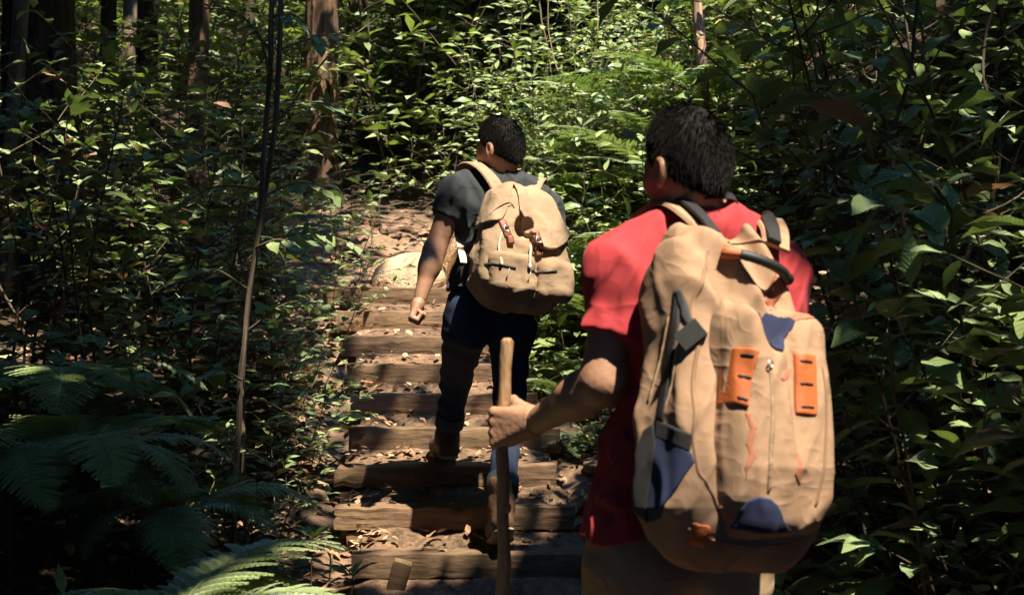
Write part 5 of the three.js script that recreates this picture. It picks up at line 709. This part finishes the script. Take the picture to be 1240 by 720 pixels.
{ // the big tan rucksack of the man in red
  const fr = packFrame(J(840, 480, 2.755), rad(31), rad(-6), rad(-9)), P = fr.at, S = fr.side, g = thing('backpack', 'large tan hiking backpack with orange lash patches and navy trim', 'backpack', fr.m.position); g.rotation.copy(fr.m.rotation);
  const ridge = (a, b, c) => Math.exp(-(nz(a, b, c) ** 2) * 22);
  const folds = (x, y, z) => (0.010 + 0.010 * sstep(0, 0.2, y)) * ridge(x * 7 + y * 2, y * 2.6 + x, z * 6) + 0.005 * ridge(x * 14 - y * 4, y * 5, z * 11 + 5) - 0.004 + 0.011 * fbm(x * 7, y * 3.2, z * 6 + 2, 3) + 0.006 * Math.sin(x * 62 + 7 * fbm(x * 5, y * 4, z * 5, 2) + y * 9) * sstep(0.0, 0.3, y + 0.15 + 0.4 * fbm(x * 4, y * 3, z * 4 + 3, 2)) + 0.002 * fbm(x * 30, y * 18, z * 30, 2);
  const main0 = rbox((y) => table([[-0.34, 0.11], [-0.22, 0.165], [-0.05, 0.160], [0.1, 0.138], [0.2, 0.126], [0.31, 0.10]], y), (y) => table([[-0.34, 0.085], [-0.2, 0.105], [0.1, 0.088], [0.31, 0.055]], y), (y) => table([[-0.34, 0.10], [-0.2, 0.105], [0.1, 0.088], [0.31, 0.06]], y), -0.325, 0.305, 0.055, 0.07);
  const main = (x, y, z) => { const d = main0(x, y, z); return Math.abs(d) < 0.05 ? d - folds(x, y, z) : d; };
  part('main_compartment', sdfMesh(main, [-0.22, -0.38, -0.05], [0.22, 0.36, 0.26], 0.0055, 0.3), PK.tan, g);
  const cu = 0.016, nu = -0.008, lobes = (x) => 0.145 - 0.075 * Math.exp(-(((x - nu) / 0.040) ** 2)) - 0.5 * Math.max(0, Math.abs(x - cu) - 0.085);
  const poc0 = (x, y, z) => { const a = Math.abs(x - cu), hw = table([[-0.30, 0.085], [-0.2, 0.12], [0.0, 0.118], [0.15, 0.108]], y), hd = table([[-0.30, 0.05], [-0.15, 0.09], [0.05, 0.085], [0.15, 0.075]], y), r = 0.05, qx = a - hw + r, qz = Math.abs(z - 0.185) - hd + r; const d2 = Math.hypot(Math.max(qx, 0), Math.max(qz, 0)) + Math.min(Math.max(qx, qz), 0) - r; const crease = 0.014 * Math.exp(-(((x - cu) / 0.012) ** 2)) * sstep(-0.25, 0.1, y); return smax(d2 + crease, Math.max(-0.265 - y, (y - lobes(x)) * 0.75), 0.032); };
  const pinch = P(890, 612, 0.24); const poc = (x, y, z) => { const d = poc0(x, y, z); if (Math.abs(d) > 0.05) return d; const px = x - pinch.x, py = y - pinch.y, k = Math.exp(-(px * px) / (0.00018 + 0.004 * Math.max(0, py))) * sstep(0.26, 0.0, py) * sstep(-0.03, 0.01, py); return d - 0.7 * folds(x + 3, y, z) - 0.014 * k; };
  const pk = part('front_pocket', sdfMesh(poc, [-0.16, -0.33, 0.06], [0.22, 0.20, 0.31], 0.0048, 0.25), PK.tan, g);
  const both = (x, y, z) => Math.min(main(x, y, z), poc(x, y, z));
  const hit = hitter(fr, both), quadPx = (list) => list.map((q) => hit(...q));
  // orange lash patches, three slots each
  for (const c of [[[887, 420], [919, 423], [906, 494], [877, 489]], [[960, 427], [987, 430], [990, 503], [963, 501]]]) {
    const o = part('lash_patch', patchOn(poc, quadPx(c), OUT, 0.0055, 0.0035, 0.003), PK.orange, g); o.userData.label = 'orange leather lash patch with three slots';
    const mixp = (a, b, t) => [lerp(a[0], b[0], t), lerp(a[1], b[1], t)];
    for (const t of [0.13, 0.5, 0.88]) { const l = mixp(c[0], c[3], t), r = mixp(c[1], c[2], t), a = mixp(l, r, 0.2), b = mixp(l, r, 0.82); part('slot', patchOn(poc, quadPx([[a[0], a[1] - 2], [b[0], b[1] - 2], [b[0], b[1] + 2], [a[0], a[1] + 2]]), OUT, 0.0075, 0.0025, 0.001), PK.rubber, o); }
  }
  for (const c of [[[846, 408], [839, 460], [840, 520], [848, 575], [872, 622]], [[996, 440], [1001, 500], [999, 560], [988, 615]], [[858, 300], [846, 345], [838, 390]], [[880, 292], [920, 290], [955, 304]], [[800, 640], [850, 652], [905, 662], [960, 660]]]) part('seam', strip(both, c.map((q) => hit(...q)), 0.0022, OUT, 0.0025, 2, 26), PK.seam, g);
  part('small_patch', patchOn(both, quadPx([[838, 632], [862, 637], [856, 665], [832, 658]]), OUT, 0.004), PK.orange, g);
  // navy: the lining in the notch of the pocket, the half round at the foot
  { const t0 = (x, y, z) => smax(smax(poc(x, y, z) - 0.004, (lobes(x) - 0.013 - y) * 0.8, 0.004), Math.abs(x - nu) - 0.050, 0.004); part('navy_trim', sdfMesh(t0, [nu - 0.08, -0.05, 0.06], [nu + 0.08, 0.2, 0.31], 0.0045, 0.2), PK.navy, g); }
  part('navy_patch', patchOn(poc, quadPx([[879, 640], [890, 634], [897, 617], [906, 606], [920, 601], [934, 604], [944, 614], [949, 630], [957, 645], [920, 647]]), OUT, 0.005, 0.004, 0.003), PK.navy, g);
  // print on the cloth
  for (const c of [[[901, 497], [909, 499], [918, 517], [913, 537], [918, 553], [909, 566], [904, 584], [902, 566], [908, 550], [903, 538], [909, 520]], [[944, 458], [950, 450], [962, 443], [960, 456], [950, 462]], [[950, 388], [962, 379], [984, 380], [988, 386], [968, 388], [952, 393]], [[944, 668], [958, 655], [976, 650], [968, 664], [950, 671]], [[966, 545], [973, 560], [970, 590], [963, 575]]]) part('print_mark', patchOn(both, quadPx(c), OUT, 0.0014, 0.0035, 0.002), PK.print, g);
  part('centre_zip', strip(both, [hit(932, 440), hit(936, 500), hit(933, 555), hit(931, 598)], 0.0035, OUT, 0.003, 2, 22), PK.beige, g);
  { const z = part('zip_pull', new THREE.TorusGeometry(0.0055, 0.0016, 6, 14), PK.metal, g); z.position.copy(hit(931, 441)).add(V(0, 0, 0.006)); }
  // the dark carrying handle with leather ends
  const hA = hit(872, 306), hB = hit(964, 331), hm = (t) => hA.clone().lerp(hB, t).add(V(0, 0.0, 0.045 * Math.pow(Math.sin(Math.PI * clamp(t, 0.02, 0.98)), 0.5)));
  const hp = Array.from({ length: 21 }, (_, i) => hm(0.12 + 0.76 * i / 20)); part('carry_handle', tube(hp, hp.map((_, i) => 0.0095 + 0.0009 * (i % 2) - (i === 0 || i === 20 ? 0.003 : 0)), 12), PK.rubber, g);
  part('handle_end', tube([hm(-0.02), hm(0.06), hm(0.16)], [0.014, 0.0125, 0.010], 10), PK.orange, g); part('handle_end', tube([hm(1.02), hm(0.95), hm(0.86)], [0.012, 0.012, 0.010], 10), PK.rubber, g);
  for (const [px, py] of [[947, 323], [938, 350]]) { const z = part('rivet', new THREE.SphereGeometry(0.006, 12, 8), PK.metal, g); z.scale.z = 0.5; z.position.copy(hit(px, py)); }
  part('lid_strap', strip(both, [hit(946, 330), hit(938, 352), hit(930, 372)], 0.012, OUT, 0.004, 3, 10), PK.leather, g);
  // side face: compression strap and buckle, navy panel under a mesh pocket
  const IN = V(0.82, 0, -0.57), sd = (px, py) => S(px, py, -0.165);
  part('side_panel', patchOn(both, quadPx([[795, 520], [838, 548], [842, 560], [820, 592], [800, 628], [787, 634], [784, 580]]), IN, 0.004), PK.navy, g);
  part('mesh_band', patchOn(both, quadPx([[795, 507], [840, 526], [836, 548], [793, 530]]), IN, 0.005), PK.mesh, g);
  part('mesh_pocket', patchOn(both, quadPx([[792, 512], [796, 540], [789, 585], [786, 634], [768, 622], [762, 590], [770, 548], [780, 520]]), IN, 0.006), PK.mesh, g);
  part('side_strap', patchOn(both, quadPx([[816, 350], [826, 356], [822, 402], [812, 455], [804, 512], [795, 508], [803, 455], [812, 400]]), IN, 0.005), PK.black, g);
  part('side_strap', patchOn(both, quadPx([[817, 352], [825, 350], [838, 384], [854, 402], [852, 412], [834, 400], [826, 384]]), IN, 0.008), PK.black, g);
  { const b = part('buckle', new THREE.BoxGeometry(0.036, 0.05, 0.014, 2, 2, 1), PK.rubber, g); b.position.copy(hit(838, 406)).addScaledVector(IN, -0.008); b.rotation.set(0, -0.7, -0.9); }
  for (const [px, py] of [[806, 470], [792, 440]]) part('side_seam', strip(both, [hit(px + 18, py - 60), hit(px + 6, py), hit(px - 8, py + 50)], 0.003, IN, 0.002, 2, 14), PK.beige, g);
  // shoulder straps over both shoulders
  const L = (p) => p.clone().applyMatrix4(fr.inv), strap = (name, pts, w, th, m, nm) => { const c = curve(pts.map(L), 30); return part(name, ribbon(c, c.map((_, i) => { const a = i / 30; return V(0, 1, 0).applyMatrix4(fr.inv.clone().setPosition(0, 0, 0)).multiplyScalar(1).lerp(V(0, 0.1, -1), sstep(0.45, 0.95, a)).lerp(V(0, 0.6, 0.8), 1 - sstep(0.0, 0.35, a)); }), w, th), m, g); };
  strap('shoulder_strap', [J(862, 288, 2.735), J(842, 266, 2.76), J(815, 248, 2.84), J(782, 262, 2.94), J(770, 300, 3.03), J(775, 370, 3.06), J(790, 450, 3.05)], 0.062, 0.006, PK.tan);
  strap('shoulder_strap', [J(940, 300, 2.80), J(938, 280, 2.84), J(930, 268, 2.92), J(922, 275, 3.02), J(920, 310, 3.10), J(915, 380, 3.14), J(905, 450, 3.12)], 0.062, 0.006, PK.tan);
  strap('strap_webbing', [J(866, 282, 2.71), J(848, 260, 2.745), J(822, 242, 2.83), J(790, 252, 2.93), J(772, 275, 3.0)], 0.026, 0.005, PK.black);
  strap('strap_webbing', [J(938, 292, 2.79), J(935, 275, 2.83), J(928, 262, 2.92), J(920, 268, 3.02)], 0.030, 0.005, PK.black);
  strap('load_strap', [J(862, 300, 2.74), J(852, 275, 2.75), J(838, 256, 2.80)], 0.024, 0.010, PK.black);
  strap('lower_strap', [J(748, 470, 2.97), J(752, 500, 2.88), J(762, 530, 2.78)], 0.02, 0.003, PK.black);
}
{ // the beige canvas rucksack of the man ahead
  const fr = packFrame(J(617, 300, 5.84), rad(26), rad(-7), rad(-8)), P = fr.at, S = fr.side, g = thing('backpack', 'beige canvas rucksack with buckled flap and leather straps', 'backpack', fr.m.position); g.rotation.copy(fr.m.rotation);
  const ridge = (a, b, c) => Math.exp(-(nz(a, b, c) ** 2) * 22);
  const folds = (x, y, z) => 0.009 * ridge(x * 6 + y * 3, y * 5 - x * 3, z * 6 + 3) - 0.003 + 0.012 * fbm(x * 7 + 9, y * 5, z * 6 + 2, 3) + 0.004 * Math.sin(x * 50 + y * 30 + 8 * fbm(x * 5, y * 5, z * 5 + 4, 2)) * sstep(0, 0.3, 0.1 + fbm(x * 4 + 2, y * 4, z * 4, 2)) + 0.002 * fbm(x * 30, y * 30, z * 30, 2);
  const main0 = rbox((y) => table([[-0.28, 0.145], [-0.18, 0.198], [-0.05, 0.192], [0.1, 0.15], [0.25, 0.115]], y), (y) => table([[-0.28, 0.09], [-0.15, 0.115], [0.05, 0.10], [0.25, 0.065]], y), (y) => table([[-0.28, 0.10], [0.05, 0.10], [0.25, 0.065]], y), -0.275, 0.235, 0.06, 0.085), hollow = ell(P(637, 274, 0.19), 0.045, 0.05, 0.055), main = (x, y, z) => { const d = smax(main0(x, y, z), -hollow(x, y, z), 0.012); return Math.abs(d) < 0.05 ? d - folds(x, y, z) : d; };
  part('main_compartment', sdfMesh(main, [-0.25, -0.33, -0.05], [0.25, 0.30, 0.27], 0.0062, 0.25), PK.beige, g);
  const a1 = P(603, 272, 0.22), a2 = P(655, 302, 0.22), mid = P(632, 268, 0.22), edge = (x) => { const u = (x - mid.x); return (u < 0 ? a1.y + 0.02 : a2.y) + 0.13 * Math.exp(-((u / 0.05) ** 2)) + (u < 0 ? 7 : 5) * Math.pow(Math.max(0, Math.abs(x - (u < 0 ? a1.x : a2.x)) - 0.02), 2); };
  const flap = (x, y, z) => { const d = main(x, y, z) - 0.016 - 0.012 * sstep(0.1, -0.05, y), e = (edge(x) - y) * 0.8; return Math.max(smax(d, e, 0.008), -(main(x, y, z) - 0.004), -0.02 - z); };
  const both0 = (x, y, z) => Math.min(main(x, y, z), flap(x, y, z));
  part('flap', sdfMesh(flap, [-0.26, -0.14, -0.05], [0.26, 0.31, 0.30], 0.005, 0.25), PK.beige, g);
  const pocket = (cx, hw) => { const f0 = (x, y, z) => { const qx = Math.abs(x - cx) - hw + 0.04, qy = Math.abs(y + 0.150) - 0.085 + 0.04, qz = Math.abs(z - 0.185) - 0.06 + 0.04; return Math.hypot(Math.max(qx, 0), Math.max(qy, 0), Math.max(qz, 0)) + Math.min(Math.max(qx, qy, qz), 0) - 0.04; }; return (x, y, z) => { const d = f0(x, y, z); return Math.abs(d) < 0.05 ? d - 0.8 * folds(x + 1, y, z) : d; }; };
  const pA = pocket(-0.078, 0.098), pB = pocket(0.108, 0.082); part('front_pocket', sdfMesh(pA, [-0.21, -0.28, 0.08], [0.05, -0.02, 0.29], 0.0055, 0.25), PK.beigeShaded, g); part('front_pocket', sdfMesh(pB, [-0.01, -0.28, 0.08], [0.23, -0.02, 0.29], 0.0055, 0.25), PK.beigeShaded, g);
  const all = (x, y, z) => Math.min(both0(x, y, z), pA(x, y, z), pB(x, y, z));
  part('pocket_zip', strip(all, [P(586, 316, 0.24), P(605, 320, 0.24), P(626, 325, 0.24)], 0.005, OUT, 0.003, 2, 14), PK.zip, g); part('pocket_zip', strip(all, [P(640, 327, 0.24), P(660, 329, 0.24), P(675, 328, 0.24)], 0.005, OUT, 0.003, 2, 14), PK.zip, g);
  for (const [x, y] of [[616, 325], [642, 329]]) { const a = drop(all, P(x, y, 0.24), OUT, 0.16).add(V(0, 0, 0.006)), b = a.clone().add(V(-0.01, -0.035, 0.002)); part('zip_pull', tube([a, b], [0.0022, 0.003], 6), PK.metal, g); }
  for (const [x0, y0, x1, y1] of [[613, 262, 620, 286], [650, 277, 654, 301]]) { const A = P(x0, y0, 0.24), B = P(x1, y1, 0.24), o = part('leather_strap', strip(all, [A, B], 0.0155, OUT, 0.006, 3, 10), PK.leather, g), c = drop(all, A.clone().lerp(B, 0.55), OUT, 0.16); const bk = part('buckle', mergeGeometries([new THREE.TorusGeometry(0.014, 0.0028, 6, 4), new THREE.CylinderGeometry(0.002, 0.002, 0.026, 6)]), PK.metal, o); bk.position.copy(c).add(V(0, 0, 0.009)); bk.rotation.z = Math.PI / 4; part('strap_tip', strip(all, [B.clone().add(V(0, 0.012, 0)), B.clone().add(V(0.008, -0.03, 0))], 0.013, OUT, 0.013, 3, 8), PK.leather, o); }
  for (const pts of [[[611, 280], [607, 296], [606, 318]], [[646, 296], [641, 310], [640, 322]]]) { const c = curve(pts.map((q) => drop(all, P(...q, 0.24), OUT, 0.16).add(V(0, 0, 0.008))), 14); part('draw_cord', tube(c, 0.0042, 7), PK.cord, g); const e = part('cord_end', lump(0.007, 0.011, 0.007, 1, 0.1, 2), PK.cord, g); e.position.copy(c[14]); }
  const L = (p) => p.clone().applyMatrix4(fr.inv), up = V(0, 1, 0).applyMatrix4(fr.inv.clone().setPosition(0, 0, 0)), strap = (name, pts, w, th, m) => { const c = curve(pts.map(L), 30); return part(name, ribbon(c, c.map((_, i) => { const a = i / 30; return up.clone().lerp(V(0, 0.1, -1), sstep(0.5, 0.95, a)).lerp(V(0, 0.5, 0.9), 1 - sstep(0.0, 0.4, a)); }), w, th), m, g); };
  strap('shoulder_strap', [J(606, 234, 5.80), J(595, 216, 5.82), J(580, 201, 5.86), J(568, 198, 5.94), J(560, 208, 6.02), J(560, 240, 6.08), J(562, 290, 6.08)], 0.068, 0.006, PK.beige);
  strap('shoulder_strap', [J(640, 242, 5.86), J(645, 228, 5.90), J(650, 219, 5.97), J(653, 218, 6.04), J(652, 232, 6.12), J(648, 280, 6.16)], 0.068, 0.006, PK.beige);
  strap('lower_strap', [J(552, 262, 5.94), J(556, 290, 5.86), J(562, 318, 5.79)], 0.032, 0.004, PK.cord);
  part('haul_loop', tube(curve([L(J(611, 232, 5.76)), L(J(613, 224, 5.75)), L(J(621, 222, 5.76)), L(J(626, 226, 5.77)), L(J(628, 236, 5.77))], 16), 0.009, 8), PK.leather, g);
  const c1 = curve([[598, 258], [606, 250], [618, 244], [624, 246], [626, 250]].map((q) => drop(all, P(...q, 0.2), OUT, 0.2).add(V(0, 0, 0.003))), 16); part('thin_cord', tube(c1, 0.0018, 5), PK.zip, g);
}

renderer.render(scene, camera);
